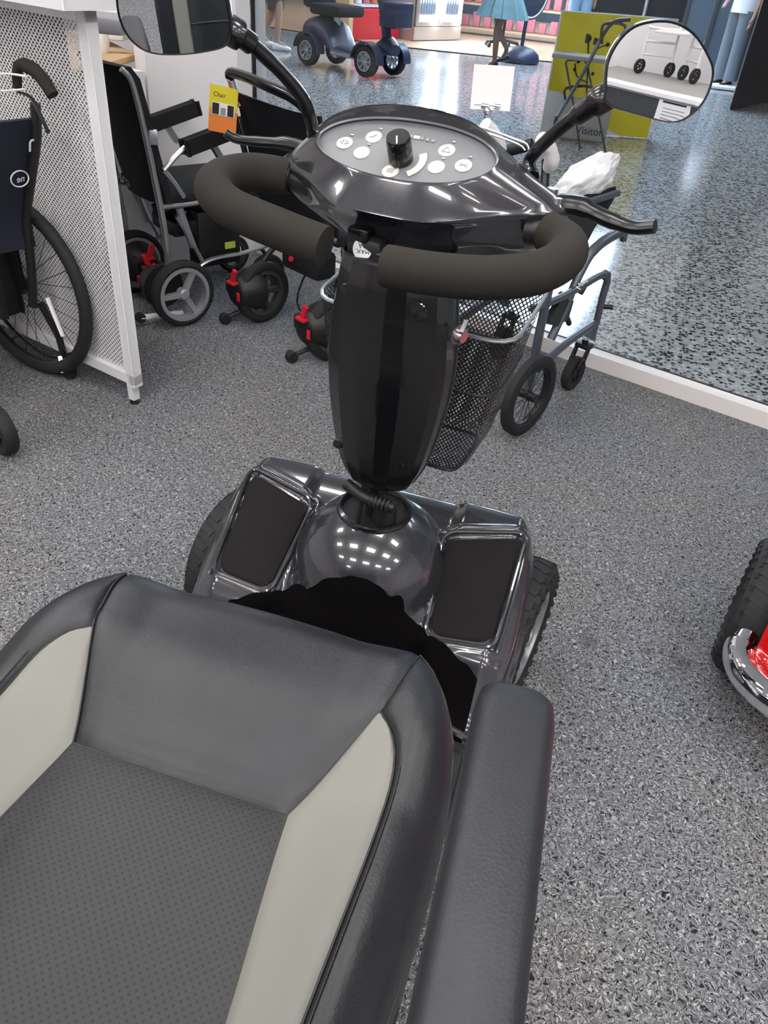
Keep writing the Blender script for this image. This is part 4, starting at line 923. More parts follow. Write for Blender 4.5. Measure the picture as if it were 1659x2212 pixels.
for l in (.0, .40):
    g = G()
    g.tube(AT(l, [(1150, 668), (1200, 648), (1250, 622), (1290, 598), (1306, 593)], 0), .013, 10, sm=3)
    g.tube(AT(l, [(1306, 590), (1312, 605), (1302, 640), (1290, 690), (1279, 728)], 0), .013, 10, sm=3)
    g.tube(AT(l, [(1160, 798), (1210, 752), (1250, 722), (1290, 695)], 0), .014, 10, sm=3)
    g.tube(AT(l, [(1190, 600), (1180, 650), (1165, 720), (1150, 800), (1140, 840)], 0), .015, 10, sm=3)
    g.prism([A(1290, 690, l+.006), A(1258, 722, l+.006), A(1278, 735, l+.006), A(1284, 735, l+.006)], aA*.012)
    g.tube(AT(l, [(1310, 592), (1310, 600)], 0), .016, 10)
    add('side_frame', g, 'bluegrey', ta)
    g = G(); g.tube(AT(l+.01, [(1195, 735), (1225, 670), (1250, 610), (1275, 560), (1300, 530), (1338, 506), (1352, 503), (1352, 520)], 0), [.015, .015, .015, .016, .018, .018, .015, .013], 10, sm=4); arm_ = add('armrest_tube', g, 'bluegrey', ta)
    if l == 0:
        pa, pb = A(1236, 628, -.017), A(1282, 548, -.017); xx = (pb-pa); text('Magnesium', basis((pa+pb)/2, xx, _u*1.0-_r*.5), arm_, 'wink', .026)
    g = G(); g.prism([A(1180, 700, l+.02), A(1215, 645, l+.02), A(1240, 650, l+.02), A(1228, 690, l+.02), A(1205, 705, l+.02)], aA*.02); g.tube(AT(l+.03, [(1228, 640), (1232, 670), (1245, 705)], 0), .010, 8); g.cyl(A(1268, 618, l+.01), A(1258, 635, l+.01), .012); add('brake', g, 'matte', ta)
    g = G(); g.cyl(A(1300, 662, l), A(1308, 658, l-.03), .009); add('clamp_knob', g, 'matte', ta)
    cc_ = P(1238, 806, .066)-aA*l*.85
    g = G(); top_ = V((cc_.x, cc_.y, .165))+hA*.035
    for s_ in (-1, 1):
        e_ = aA*.024*s_
        g.tube([top_+e_, cc_+e_+V((0, 0, .0))], .0055, 6, flat=.7); g.tube([top_+e_*1.0-hA*.018, cc_+e_-hA*.018+V((0, 0, .03))], .0045, 6)
        for k in range(3): g.bar(top_.lerp(cc_, .15+.25*k)+e_, top_.lerp(cc_, .15+.25*k)+e_-hA*.018, .006, .005)
    g.box(top_+V((0, 0, .006)), (.06, .045, .02), MX.Rotation(math.atan2(aA.y, aA.x), 3, 'Z'), .006); g.cyl(top_, top_+V((0, 0, .03)), .012); fk = add('caster_fork', g, 'matte', ta)
    wheel(ta, cc_, aA, .066, .032, 'matte', 'front_caster', 6, 0, True, .6)
g = G(); g.tube([WA+aA*-.05+V((0, 0, .05)), WA-aA*.03-hA*.05+V((0, 0, .06))], .010, 8); g.tube([WA-aA*.05, WA-aA*.06-hA*.12+V((0, 0, -.06)), WA-aA*.03-hA*.16+V((0, 0, -.05))], .008, 8); add('tipping_lever', g, 'matte', ta)
sf = [D(u, v, d_) for u, v, d_ in [(1195, 440, 2.75), (1330, 402, 3.0), (1332, 420, 3.02), (1315, 450, 2.98), (1285, 492, 2.85), (1250, 560, 2.7), (1205, 540, 2.65)]]
g = G(); g.prism(sf, -hA*.03); fb = add('folded_backrest', g, 'fabric', ta)
g = G(); g.tube([D(1190, 462, 2.73), D(1260, 440, 2.83), D(1335, 417, 2.97)], .012, 8, sm=3); add('backrest_tube', g, 'bluegrey', fb)
g = G(); g.box(A(1225, 560, .22), (.40, .34, .04), MX.Rotation(math.atan2(aA.y, aA.x), 3, 'Z'), .015); add('seat', g, 'fabric', ta)
hl, hr = [D(1053, 325, 2.62), D(1050, 430, 2.60)], [D(1180, 345, 2.60), D(1172, 480, 2.55), D(1165, 600, 2.52)]
g = G(); g.tube([D(1060, 330, 2.66), hl[1]], .014, 8); g.tube(hr, .014, 8, sm=3); g.tube([D(1085, 330, 2.66), D(1110, 322, 2.64), D(1150, 312, 2.62)], .018, 10); add('handle_post', g, 'matte', ta)
for pts in ([(1072, 352), (1078, 320), (1066, 290), (1048, 268)], [(1186, 362), (1192, 345), (1186, 318), (1168, 298)]):
    g = G(); g.tube([D(u, v, 2.58-.03*k) for k, (u, v) in enumerate(pts)], [.020, .023, .021, .019], 14, sm=4); add('wrapped_grip', g, 'paper', ta, label='push grip wrapped in white foam')
g = G(); g.tube([D(1008, 268, 2.45), D(1050, 278, 2.45), D(1110, 300, 2.45), D(1138, 312, 2.45), D(1142, 330, 2.45)], .0035, 6, sm=3); g.tube([D(1015, 276, 2.45), D(1060, 290, 2.45), D(1120, 312, 2.45), D(1134, 325, 2.45)], .003, 6, sm=3); add('handle_wire', g, 'silver', ta)
# bubble wrap bundle on the folded chair
bc = D(1262, 392, 2.93)
g = G(); bmesh.ops.create_icosphere(g.b, subdivisions=5, radius=1)
ex = (D(1330, 365, 2.95)-D(1195, 425, 2.9)).normalized(); ez = (_u-ex*_u.dot(ex)).normalized(); ey = ex.cross(ez)
for v in g.b.verts:
    c = v.co.copy(); r_ = 1+.20*noise.noise(c*1.8)+.09*noise.noise(c*5)+.05*abs(noise.noise(c*11))
    hgt = 1-.35*abs(c.x)**2
    v.co = bc+ex*c.x*.135*r_+ez*c.z*.068*r_*hgt+ey*c.y*.07*r_+ez*(.018*c.x)
tag(add('bubble_wrap', g, 'plastic', auto=80), 'crumpled white bubble wrap bundle lying on the folded grey blue wheelchair', 'packaging')
# card holder
cc_ = D(1063, 190, 2.55); mcl = basis(cc_, (D(1100, 152, 2.55)-D(1033, 148, 2.55)), (D(1033, 148, 2.55)-D(1026, 222, 2.55)))
hold = thing('card_holder', 'blank white card in a clear clip above a wrapped wheelchair grip', 'card holder', tuple(cc_))
sz = .058
cs = slab(hold, 'card', 'paper', -sz, -sz*.98, sz, sz*.98, 0, .002, mcl, 'blank white card')
slab(cs, 'card_line', 'wheel_grey', -sz*.8, -sz*.80, sz*.5, -sz*.76, .0015, .001, mcl)
g = G(); g.cyl(D(1040, 228, 2.55), D(1055, 230, 2.55), .008); g.cyl(D(1052, 232, 2.55), D(1047, 285, 2.57), .005); g.sph(D(1053, 240, 2.55), .012); g.box(D(1046, 280, 2.57), (.03, .02, .03), None, .005); g.cyl(D(1068, 229, 2.55), D(1080, 231, 2.55), .008); add('clip', g, 'chrome', hold)
# ------------------------------------------------------------------ red scooter at the right edge
rs = thing('red_mobility_scooter', 'red mobility scooter with chrome bumper, cut by the right edge', 'mobility scooter', (1.0, 1.75, 0))
cR = V((.935, 1.72, .17)); aR = V((-.80, -.16, 0)).normalized()
cR = V((.853, 1.606, .17)); 
axr = V((-.966, .259, 0)).normalized()
wheel(rs, cR, axr, .165, .13, 'silver', 'rear_wheel', 8, 34, label='wide treaded black tyre')
fwR = V((axr.y, -axr.x, 0)); fwR = fwR if fwR.y > 0 else -fwR
def RL(l, f, z): q = cR-axr*l+fwR*f; return V((q.x, q.y, z))
wheel(rs, RL(.55, 0, .165), -axr, .165, .13, 'silver', 'rear_wheel', 8, 34)
g = G()
rg = []
for i in range(17):
    a_ = -.25+PI*.5*1.75*i/16-.3; 
    r_ = .205; cf = -cos(a_+.35)*r_; cz = .165+max(.0, sin(a_+.35))*r_
    rg.append([RL(l, cf*k, .165+(cz-.165)*k) for l, k in ((.02, .93), (.0, 1.0), (.03, 1.10), (.12, 1.14), (.30, 1.14), (.50, 1.1), (.5, .9), (.12, .95))])
g.loft(rg); add('rear_fender', g, 'redpaint', rs, label='glossy red fender')
g = G(); g.box(RL(.29, .10, .36), (.30, .42, .14), MX.Rotation(math.atan2(-axr.y, -axr.x), 3, 'Z'), .05, 4); add('body_shell', g, 'redpaint', rs)
bpn = [D(1590, 1390, 1.78), D(1578, 1425, 1.76), D(1595, 1470, 1.74), D(1640, 1512, 1.73), D(1720, 1560, 1.74), D(1850, 1620, 1.78)]
bpn = [V((.792, 1.462, .20)), V((.778, 1.415, .185)), V((.793, 1.362, .18)), V((.850, 1.305, .18)), V((.96, 1.27, .18)), V((1.10, 1.25, .18)), V((1.25, 1.28, .18))]
g = G(); g.tube(bpn, [.026, .033, .034, .034, .034, .034], 24, sm=8); add('chrome_bumper', g, 'chrome', rs, label='curved chrome bumper tube')
# ------------------------------------------------------------------ display platform behind the photographer (seen in the right mirror)
def dist_to(u, v): pass
pa_, pd_, pn_ = V((1.51, -2.57, 0)), V((.6585, .7526, 0)), V((.7526, -.6585, 0))
def PL(s_, d_, z): q = pa_+pd_*s_+pn_*d_; return V((q.x, q.y, z))
pr_ = MX((pd_, -pn_, V((0, 0, 1)))).transposed()
pl = thing('display_plinth', 'display platform with white edge and dark front, seen in the right mirror', 'plinth', tuple(PL(.4, .5, 0)))
pb_ = add('plinth_top', G().box(PL(.45, .55, .42), (2.2, 1.1, .06), pr_, .004), 'carpetgrey', pl, False)
add('edge_board', G().box(PL(.45, .07, .435), (2.2, .17, .045), pr_, .003), 'white', pl, False); add('front_board', G().box(PL(.45, .03, .20), (2.16, .03, .40), pr_), 'darkgrey', pl, False)
pp = thing('poster', 'white poster with teal foot on the platform front, seen in the right mirror', 'poster', tuple(PL(.86, .0, .3)))
ms_ = basis(PL(.86, .008, .235), -pd_, (0, 0, 1))
p0 = slab(pp, 'poster_sheet', 'paper', -.20, -.17, .20, .19, .0, .002, ms_); slab(p0, 'poster_foot', 'teal', -.12, -.165, .12, -.10, .0015, .002, ms_); slab(p0, 'poster_title', 'ink', -.15, .13, .15, .15, .0015, .001, ms_)
for k in range(5): slab(p0, 'poster_line', 'wheel_grey', -.15, .07-.035*k, .13, .08-.035*k, .0015, .001, ms_)
ms_ = basis(PL(-.16, .008, .24), -pd_, (0, 0, 1)); tk = thing('sticker', 'small teal sticker on the dark platform front, seen in the right mirror', 'sticker', tuple(PL(-.16, 0, .24)))
p0 = slab(tk, 'sticker_sheet', 'teal', -.07, -.09, .07, .09, 0, .002, ms_); slab(p0, 'sticker_panel', 'paper', -.05, -.06, .05, .0, .0015, .002, ms_)
rw_ = thing('rollator', 'cream framed rollator with black wheels on the platform, seen in the right mirror', 'rollator', (2.3, -3.0, .45))
rq = [V((2.04, -3.22, 0)), V((2.42, -3.02, 0)), V((2.56, -2.86, 0)), V((2.62, -2.62, 0))]
rax = V((.35, 1, 0)).normalized()
for i, q in enumerate(rq): wheel(rw_, V((q.x, q.y, .545)), rax, .095, .04, 'matte', 'wheel', 5, 0, True, .6)
for a_, b_ in ((0, 1), (2, 3)):
    A_, B_ = rq[a_], rq[b_]
    g = G(); g.tube([A_+V((0, 0, .60)), A_+V((.03, 0, 1.25))], .018, 8); g.tube([B_+V((0, 0, .60)), B_+V((.0, 0, 1.30))], .018, 8)
    for zz in (.70, .86, 1.02, 1.2): g.tube([A_+V((0, 0, zz)), B_+V((0, 0, zz))], .016, 8)
    add('frame', g, 'cream', rw_)
g = G(); g.box((2.35, -2.95, 1.0), (.5, .5, .03), MX.Rotation(.6, 3, 'Z'), .01); add('seat', g, 'cream', rw_)
# ------------------------------------------------------------------ mall beyond the glass
g = G(); g.prism([P(850, 99, 0), P(1060, 121, 0), P(1180, 132, 0), (3, 16.5, 0), (6, 24, 0), (-9, 24, 0), (-8.0, 15.2, 0)], (0, 0, .006)); struct('floor_shop', g, 'shopfloor')
g = G(); g.box((-3, 24, 3), (40, .2, 6)); struct('wall_far', g, 'bluewall')
g = G(); g.box((-16, 14, 3), (.2, 22, 6)); struct('wall_far_left', g, 'bluewall')
g = G(); g.prism([wl(9, -.1, 4.2), wl(-11, -.1, 4.2), (16, 30, 4.2), (-22, 30, 4.2)], (0, 0, .1)); struct('ceiling_mall', g, 'ceil')
g = G(); g.box((4.5, 14.0, 3), (.2, 16, 6)); struct('wall_far_right', g, 'bluewall')
g = G(); g.prism([P(1576, 236, 0), P(1740, 205, 0), P(1740, 150, 0), P(1583, 206, 0)], (0, 0, 4.2)); struct('column_1', g, 'darkwall')
g = G(); g.prism([(-1.8, 9.3, 4.17), (-.8, 9.3, 4.17), (.3, 16, 4.17), (.7, 23, 4.17), (-.4, 23, 4.17), (-.8, 16, 4.17)], (0, 0, .02)); sk = tag(add('skylight', g, 'sky', None, False), 'long bluish skylight over the mall walkway', 'skylight')
for (x, y) in [(-6, 9), (-6.5, 13), (-9, 11), (-3.6, 19), (-7, 18), (-4, 6.8), (3.2, 6), (4, 9), (-8, 7.5)]:
    t = thing('mall_ceiling_light', 'square ceiling light panel above the mall floor', 'ceiling light', (x, y, 4.19), 0, 'mall ceiling lights')
    add('lamp_frame', G().box((x, y, 4.195), (1.3, 1.3, .01)), 'white', t, False); add('diffuser', G().box((x, y, 4.185), (1.2, 1.2, .01)), 'mall', t, False)
# drinks fridge
fb_ = P(892, 90, 0); fe_ = P(992, 88, 0); fx = (fe_-fb_); fx.z = 0; fw = fx.length; fx.normalize(); fy = V((-fx.y, fx.x, 0)); fy = fy if fy.y > 0 else -fy
fr2 = MX((fx, fy, V((0, 0, 1)))).transposed()
fg = thing('drinks_fridge', 'glass fronted drinks fridge with bright lights across the mall', 'fridge', tuple(fb_))
def FQ(x, d_, z): return fb_+fx*x+fy*d_+V((0, 0, z))
add('fridge_body', G().box(FQ(fw/2, .38, 1.05), (fw, .66, 2.1), fr2), 'fridge', fg, False); add('kick_plate', G().box(FQ(fw/2, .02, .12), (fw, .06, .20), fr2), 'fridge', fg, False)
for k in range(2):
    x0 = fw*(.02+.49*k); dr = add('fridge_door', G().box(FQ(x0+fw*.235, .0, 1.15), (fw*.46, .03, 1.84), fr2), 'fridge', fg, False)
    add('door_interior', G().box(FQ(x0+fw*.235, -.02, 1.15), (fw*.36, .01, 1.72), fr2), 'fridgein', dr, False)
    g = G(); g.box(FQ(x0+fw*.40, -.035, 1.15), (.085, .02, 1.75), fr2); add('light_tube', g, 'tube', dr, False)
    for zz in range(6): add('shelf', G().box(FQ(x0+fw*.2, -.03, .40+.28*zz), (fw*.34, .015, .012), fr2), 'white', dr, False)
bproto = None
for k in range(2):
    for zz in range(3):
        for i in range(6):
            x0 = fw*(.02+.49*k)+fw*.06+i*fw*.052; q = FQ(x0, -.05, .41+.28*zz)
            if bproto is None:
                g = G(); g.lathe([(.001, 0), (.026, 0), (.026, .13), (.010, .18), (.010, .21), (.001, .21)], (0, 0, 0), n=10); bproto = add('bottle', g, 'bottle')
                o = bproto
            else: o = bproto.copy(); C.objects.link(o)
            o.location = q; o['label'] = 'small drink bottle behind the bright fridge door'; o['category'] = 'bottle'; o['group'] = 'bottles in the drinks fridge'
# red drinks display left of the fridge
q = P(880, 86, 0)-fx*.12
g = G(); g.box(q-fx*.62+fy*.4+V((0, 0, .22)), (1.15, .7, .44), fr2, .02); rd = thing('red_display_unit', 'red promotional display unit beside the drinks fridge', 'display unit', tuple(q-fx*.6))
add('base', g, 'reddisplay', rd); add('side_panel', G().box(q-fx*1.25+fy*.5+V((0, 0, 1.0)), (.10, .9, 2.0), fr2), 'wood', rd, False); add('back_panel', G().box(q-fx*.6+fy*.78+V((0, 0, 1.1)), (1.2, .05, 2.2), fr2), 'reddisplay', rd, False); add('shelf', G().box(q-fx*.6+fy*.45+V((0, 0, .47)), (1.1, .55, .03), fr2), 'paper', rd, False)
for i, m_ in enumerate(['orangepack', 'orangepack', 'pinkpack', 'paper', 'navy']):
    g = G(); p0 = q-fx*(.18+.19*i)+fy*.40; g.lathe([(.001, .49), (.06, .49), (.075, .8), (.05, 1.0), (.03, 1.08), (.001, 1.1)], (p0.x, p0.y, 0), n=12)
    tag(add('display_bottle', g, m_), ['tall orange pack nearest the fridge on the red display', 'second tall orange pack on the red display', 'pink pack in the middle of the red display', 'white pack left of the pink pack on the red display', 'dark pack at the left end of the red display'][i], 'package')
# shelves with goods
q = P(1060, 84, 0); sh = thing('shop_shelf', 'low shop shelf with pink goods behind the woman', 'shelf', tuple(q))
for k in range(4): add('shelf_board', G().box(q+V((.6, .6, .12+.40*k)), (3.2, .5, .04)), 'shopfloor', sh, False)
add('end_panel', G().box(q+V((-1.0, .6, .7)), (.05, .5, 1.4)), 'paper', sh, False)
gp = None
for k in range(3):
    for i in range(14):
        if gp is None: gp = add('goods_pack', G().box((0, 0, .12), (.14, .12, .24), None, .01), 'pinkpack'); o = gp
        else: o = gp.copy(); C.objects.link(o)
        o.location = q+V((-.85+.22*i, .45, .145+.40*k)); o.scale = (1, 1, .7+.5*random.random()); o['label'] = 'small pink boxed item on the low shop shelf'; o['category'] = 'box'; o['group'] = 'pink boxes on the shop shelf'
# office chair
q = P(1082, 103, 0); oc = thing('office_chair', 'black five star office chair behind the walking woman', 'chair', tuple(q))
for k in range(5):
    a_ = 2*PI*k/5+.3; e_ = q+V((cos(a_)*.3, sin(a_)*.3, .06)); g = G(); g.tube([q+V((0, 0, .12)), e_+V((0, 0, .02))], .025, 8); lgx = add('leg', g, 'matte', oc); g = G(); g.sph(e_-V((0, 0, .02)), .04); add('castor', g, 'matte', lgx)
g = G(); g.cyl(q+V((0, 0, .1)), q+V((0, 0, .45)), .03); add('column', g, 'matte', oc); g = G(); g.box(q+V((0, 0, .48)), (.48, .46, .08), None, .03); add('seat', g, 'fabric', oc); g = G(); g.box(q+V((0, .25, .82)), (.44, .07, .5), None, .03); add('backrest', g, 'fabric', oc)
# oval sign on a domed base
q = P(1122, 133, 0); os_ = thing('oval_floor_sign', 'oval dark sign on a blue domed base in the mall', 'floor sign', tuple(q))
g = G(); g.lathe([(.30, 0), (.31, .03), (.28, .11), (.19, .18), (.05, .215), (.001, .22)], q, n=32); add('base', g, 'navy', os_)
g = G(); g.cyl(q+V((0, 0, .2)), q+V((0, 0, .60)), .03); add('pole', g, 'navy', os_)
def ov(k, y): return [q+V((cos(2*PI*i/32)*.24*k+.06, y, .98+.42*k*sin(2*PI*i/32))) for i in range(32)]
g = G(); g.loft([ov(1, -.02), ov(1, .03)]); pnl = add('oval_panel', g, 'navy', os_); g = G(); g.tube(ov(.93, -.03), .012, 6, True); add('panel_rim', g, 'paper', pnl)
# people
def person(loc, rz, lab, joints, skinm, sc_=1.):
    t = thing('person', lab, 'person', loc, rz)
    me = bpy.data.meshes.new('body'); names = list(joints['v'].keys()); idx = {n_: i for i, n_ in enumerate(names)}
    me.from_pydata([V(joints['v'][n_][:3])*sc_ for n_ in names], [(idx[a_], idx[b_]) for a_, b_ in joints['e']], [])
    o = bpy.data.objects.new('body', me); C.objects.link(o); o.parent = t
    md = o.modifiers.new('skin', 'SKIN'); md.use_smooth_shade = True
    for n_ in names: r_ = joints['v'][n_][3]*sc_; me.skin_vertices[0].data[idx[n_]].radius = (r_, r_)
    for n_ in names: me.skin_vertices[0].data[idx[n_]].use_root = (n_ == 'pelvis')
    s2 = o.modifiers.new('sub', 'SUBSURF'); s2.levels = 2; s2.render_levels = 2
    me.materials.append(M[skinm]); return t
PE = [('pelvis', 'spine'), ('spine', 'chest'), ('chest', 'neck'), ('neck', 'head'), ('head', 'crown'), ('pelvis', 'hipL'), ('hipL', 'kneeL'), ('kneeL', 'ankL'), ('ankL', 'toeL'), ('pelvis', 'hipR'), ('hipR', 'kneeR'), ('kneeR', 'ankR'), ('ankR', 'toeR'),
     ('chest', 'shL'), ('shL', 'elL'), ('elL', 'wrL'), ('wrL', 'haL'), ('chest', 'shR'), ('shR', 'elR'), ('elR', 'wrR'), ('wrR', 'haR')] + [('ha'+s_, 'f%d%s' % (k, s_)) for s_ in 'LR' for k in range(4)] + [('wr'+s_, 'th'+s_) for s_ in 'LR']
def pose(**kw):
    v = dict(pelvis=(0, 0, .93, .13), spine=(0, 0, 1.12, .12), chest=(0, 0, 1.34, .13), neck=(0, 0, 1.47, .055), head=(0, .02, 1.57, .085), crown=(0, .01, 1.66, .07),
             hipL=(-.09, 0, .86, .09), kneeL=(-.09, .02, .49, .058), ankL=(-.09, 0, .09, .036), toeL=(-.10, .15, .03, .03), hipR=(.09, 0, .86, .09), kneeR=(.09, .02, .49, .058), ankR=(.09, 0, .09, .036), toeR=(.10, .15, .03, .03),
             shL=(-.18, 0, 1.38, .05), elL=(-.22, .0, 1.10, .04), wrL=(-.23, .06, .86, .027), haL=(-.23, .08, .80, .026), shR=(.18, 0, 1.38, .05), elR=(.22, .0, 1.10, .04), wrR=(.23, .06, .86, .027), haR=(.23, .08, .80, .026))
    v.update(kw)
    for s_, sg in (('L', -1), ('R', 1)):
        h_ = V(v['ha'+s_][:3]); w_ = V(v['wr'+s_][:3]); d_ = (h_-w_).normalized()
        for k in range(4): p_ = h_+d_*(.075+.012*(1-abs(k-1.5)))+V((0, (k-1.5)*.02, 0)); v['f%d%s' % (k, s_)] = (*p_, .009)
        p_ = w_+d_*.05+V((0, .045, 0)); v['th'+s_] = (*p_, .010)
    return dict(v=v, e=PE)
def garment(t, name, rings, m_, seg=24, wav=0.):
    g = G(); rr = []
    for (cx_, cy_, z, rx, ry) in rings: rr.append([t.matrix_basis @ V((cx_+rx*cos(2*PI*i/seg)*(1+wav*sin(i*2.3)), cy_+ry*sin(2*PI*i/seg)*(1+wav*cos(i*3.1)), z)) for i in range(seg)])
    g.loft(rr); return add(name, g, m_, t)
def shoes(t, j, m_):
    for s_ in 'LR':
        a_, b_ = V(j['v']['ank'+s_][:3]), V(j['v']['toe'+s_][:3]); d_ = (b_-a_); d_.z = 0; d_.normalize(); lo = min(a_.z-.09, b_.z-.03)
        g = G(); mm = t.matrix_basis
        g.loft([[mm @ (V((a_.x, a_.y, lo))+d_*f+V((-d_.y, d_.x, 0))*w_*cos(2*PI*i/14)+V((0, 0, h_*.5+h_*.5*sin(2*PI*i/14)))) for i in range(14)] for f, w_, h_ in ((-.07, .02, .05), (-.05, .037, .08), (0, .04, .10), (.08, .042, .07), (.15, .045, .055), (.19, .025, .035))]); add('shoe', g, m_, t)
def hairdo(t, m_='hair'):
    g = G(); g.sph(t.matrix_basis @ V((0, -.015, 1.61)), .115, (.95, 1, 1.05), 20); add('hair', g, m_, t)
def mk(loc, rz, lab, j, skinm):
    t = person(loc, rz, lab, j, skinm); bpy.context.view_layer.update(); hairdo(t); return t
q = P(1068, 147, 0); j = pose(kneeL=(-.05, .12, .48, .055), ankL=(.0, .02, .09, .034), toeL=(-.02, .17, .03, .03), kneeR=(.06, -.02, .49, .055), ankR=(.10, -.34, .22, .034), toeR=(.10, -.26, .09, .03))
t = mk((q.x-.0, q.y, 0), 2.6, 'woman in a flared teal dress walking past the oval sign', j, 'skin2'); garment(t, 'dress', [(0, 0, 1.42, .17, .10), (0, 0, 1.20, .15, .11), (0, 0, 1.02, .17, .13), (0, 0, .85, .28, .22), (0, 0, .62, .42, .30)], 'tealcloth', 28, .10); shoes(t, j, 'matte')
q = P(600, 106, 0); j = pose(kneeL=(-.07, -.05, .49, .075), ankL=(-.08, -.22, .14, .04), toeL=(-.08, -.12, .05, .03))
t = mk((q.x, q.y, 0), -1.2, 'person in brown knee length trousers and white shoes walking at far left', j, 'skin'); garment(t, 'trousers', [(0, 0, 1.02, .15, .12), (0, 0, .85, .19, .15), (0, -.01, .62, .17, .14), (0, -.03, .47, .12, .11)], 'brown'); garment(t, 'shirt', [(0, 0, 1.44, .16, .09), (0, 0, 1.2, .17, .12), (0, 0, .98, .17, .13)], 'greycloth'); shoes(t, j, 'paper')
q = P(1232, 128, 0); j = pose(elR=(-.20, .2, 1.12, .04), shR=(-.18, .05, 1.36, .05), wrR=(-.32, .30, .92, .027), haR=(-.38, .33, .86, .026)) if False else pose(elL=(-.34, .1, 1.12, .04), wrL=(-.50, .15, .92, .027), haL=(-.56, .16, .87, .026))
t = mk((q.x, q.y, 0), 0.2, 'person in pale blue jeans leaning beside the yellow board', j, 'skin')
for sg in (-1, 1): garment(t, 'trouser_leg', [(sg*.09, 0, .95, .11, .12), (sg*.09, 0, .80, .10, .11), (sg*.10, .01, .50, .085, .09), (sg*.10, 0, .12, .08, .09)], 'jeans')
garment(t, 'shirt', [(0, 0, 1.44, .16, .09), (0, 0, 1.2, .17, .12), (0, 0, .92, .18, .14)], 'jeans'); shoes(t, j, 'paper')
q = P(1452, 150, 0)+V((0, 1.2, 0)); j = pose(); t = mk((q.x, q.y, 0), 3.0, 'person in a long maroon coat behind the right mirror', j, 'skin'); garment(t, 'coat', [(0, 0, 1.44, .17, .10), (0, 0, 1.2, .19, .14), (0, 0, .95, .21, .17), (0, 0, .55, .24, .20)], 'maroon'); shoes(t, j, 'matte')
q = P(1560, 185, 0); j = pose(elR=(.20, .12, 1.12, .04), wrR=(.12, .30, 1.0, .027), haR=(.08, .36, .98, .026)); t = mk((q.x, q.y, 0), 2.4, 'person in grey trousers and pale top near the dark column', j, 'skin')
for sg in (-1, 1): garment(t, 'trouser_leg', [(sg*.09, 0, .95, .12, .13), (sg*.09, 0, .75, .11, .12), (sg*.10, .01, .50, .10, .10), (sg*.10, 0, .08, .10, .10)], 'greycloth')
garment(t, 'top', [(0, 0, 1.44, .17, .10), (0, 0, 1.2, .20, .15), (0, 0, .92, .20, .17)], 'paper'); shoes(t, j, 'matte')
# black display board with pale edge posts, and shelf wall panels behind
q = P(1365, 150, 0)+V((0, .8, 0)); bd = thing('black_display_board', 'tall black display board with pale upright posts behind the yellow board', 'display board', tuple(q))
add('board_panel', G().box(q+V((-.05, 0, 1.2)), (2.0, .06, 2.2)), 'fabric', bd, False)
for x in (-1.05, -.02, .95): g = G(); g.cyl(q+V((x, -.06, 0)), q+V((x, -.06, 2.4)), .03); add('board_post', g, 'silver', bd)
for i, x in enumerate((1.25, 1.6, 1.95, 2.3, 2.65)):
    pass
sd_ = thing('shopfront_door', 'blue grey glazed shop doors beside the dark column', 'door', (2.0, 15, 0))
for i in range(5): add('door_panel', G().box((.9+.42*i, 15.4-.1*i, 1.3), (.36, .05, 2.6)), 'bluewall', sd_, False); add('door_frame', G().box((.69+.42*i, 15.36-.1*i, 1.3), (.05, .07, 2.6)), 'darkgrey', sd_, False)
add('door_sign', G().box((1.9, 15.0, 1.0), (.3, .03, .25)), 'teal', sd_, False)
q = P(1650, 190, 0); g = G(); g.box(P(1654, 214, 0)+V((.06, -.12, .55)), (.14, .04, 1.1)); tag(add('teal_shop_panel', g, 'tealglow', None, False), 'dark teal shop panel at the far right edge', 'panel')
q = P(1490, 188, 0); g = G(); g.box(q+V((.0, .5, .015)), (1.4, .6, .03)); tag(add('pale_floor_mat', g, 'paper', None, False), 'pale low step on the mall floor left of the dark column', 'step')
# yellow board with a drawn plant
yb_ = P(1165, 292, 0); yc_ = P(1400, 298, 0); yx = (yc_-yb_); yw = yx.length; yx.normalize(); yy = V((-yx.y, yx.x, 0)); yy = yy if yy.y > 0 else -yy
yt = thing('yellow_poster_board', 'bent white board with a large yellow print and dark plant drawing, standing in the mall', 'poster board', tuple(yb_))
H_ = .98
def YB(x, z, n_=0.): return yb_+yx*x*yw+yy*(.10*math.sin(PI*min(1, x))-n_+.0*z)+V((0, 0, z*H_))
def thick(fn, nu, nv, th=.012):
    g = G()
    g.grid(lambda u, v: fn(u, v, 0), nu, nv); g.grid(lambda u, v: fn(u, v, -th), nu, nv)
    g.loft([[fn(0, 0, 0), fn(1, 0, 0), fn(1, 1, 0), fn(0, 1, 0)], [fn(0, 0, -th), fn(1, 0, -th), fn(1, 1, -th), fn(0, 1, -th)]], caps=False); return g
add('board_sheet', thick(lambda u, v, d_: YB(u, v, d_), 20, 8), 'paper', yt)
def yl(x): return .38*math.sqrt(max(0, 1-((x)/.42)**2)) if x < .42 else max(0, .0+.06*sin((x-.42)*9))
add('yellow_print', thick(lambda u, v, d_: YB(.01+.98*u, (lambda lo: lo+(1-.01-lo)*v)(yl(u)), .003+d_*.1), 40, 10), 'yellow', yt)
g = G()
for (x0, z0, x1, z1, x2, z2, r_) in [(.42, .20, .36, .5, .30, .80, .006), (.34, .62, .40, .72, .48, .76, .005), (.36, .45, .26, .5, .22, .60, .005)]: g.tube([YB(x0, z0, .008), YB(x1, z1, .008), YB(x2, z2, .008)], r_, 6, sm=5)
for (x, z, r_) in [(.28, .80, .045), (.36, .78, .035), (.48, .76, .022), (.42, .66, .02), (.24, .62, .025), (.40, .52, .02), (.22, .55, .016)]: g.sph(YB(x, z, .008), r_, (1, .08, .8), 12)
add('plant_drawing', g, 'ink', yt)
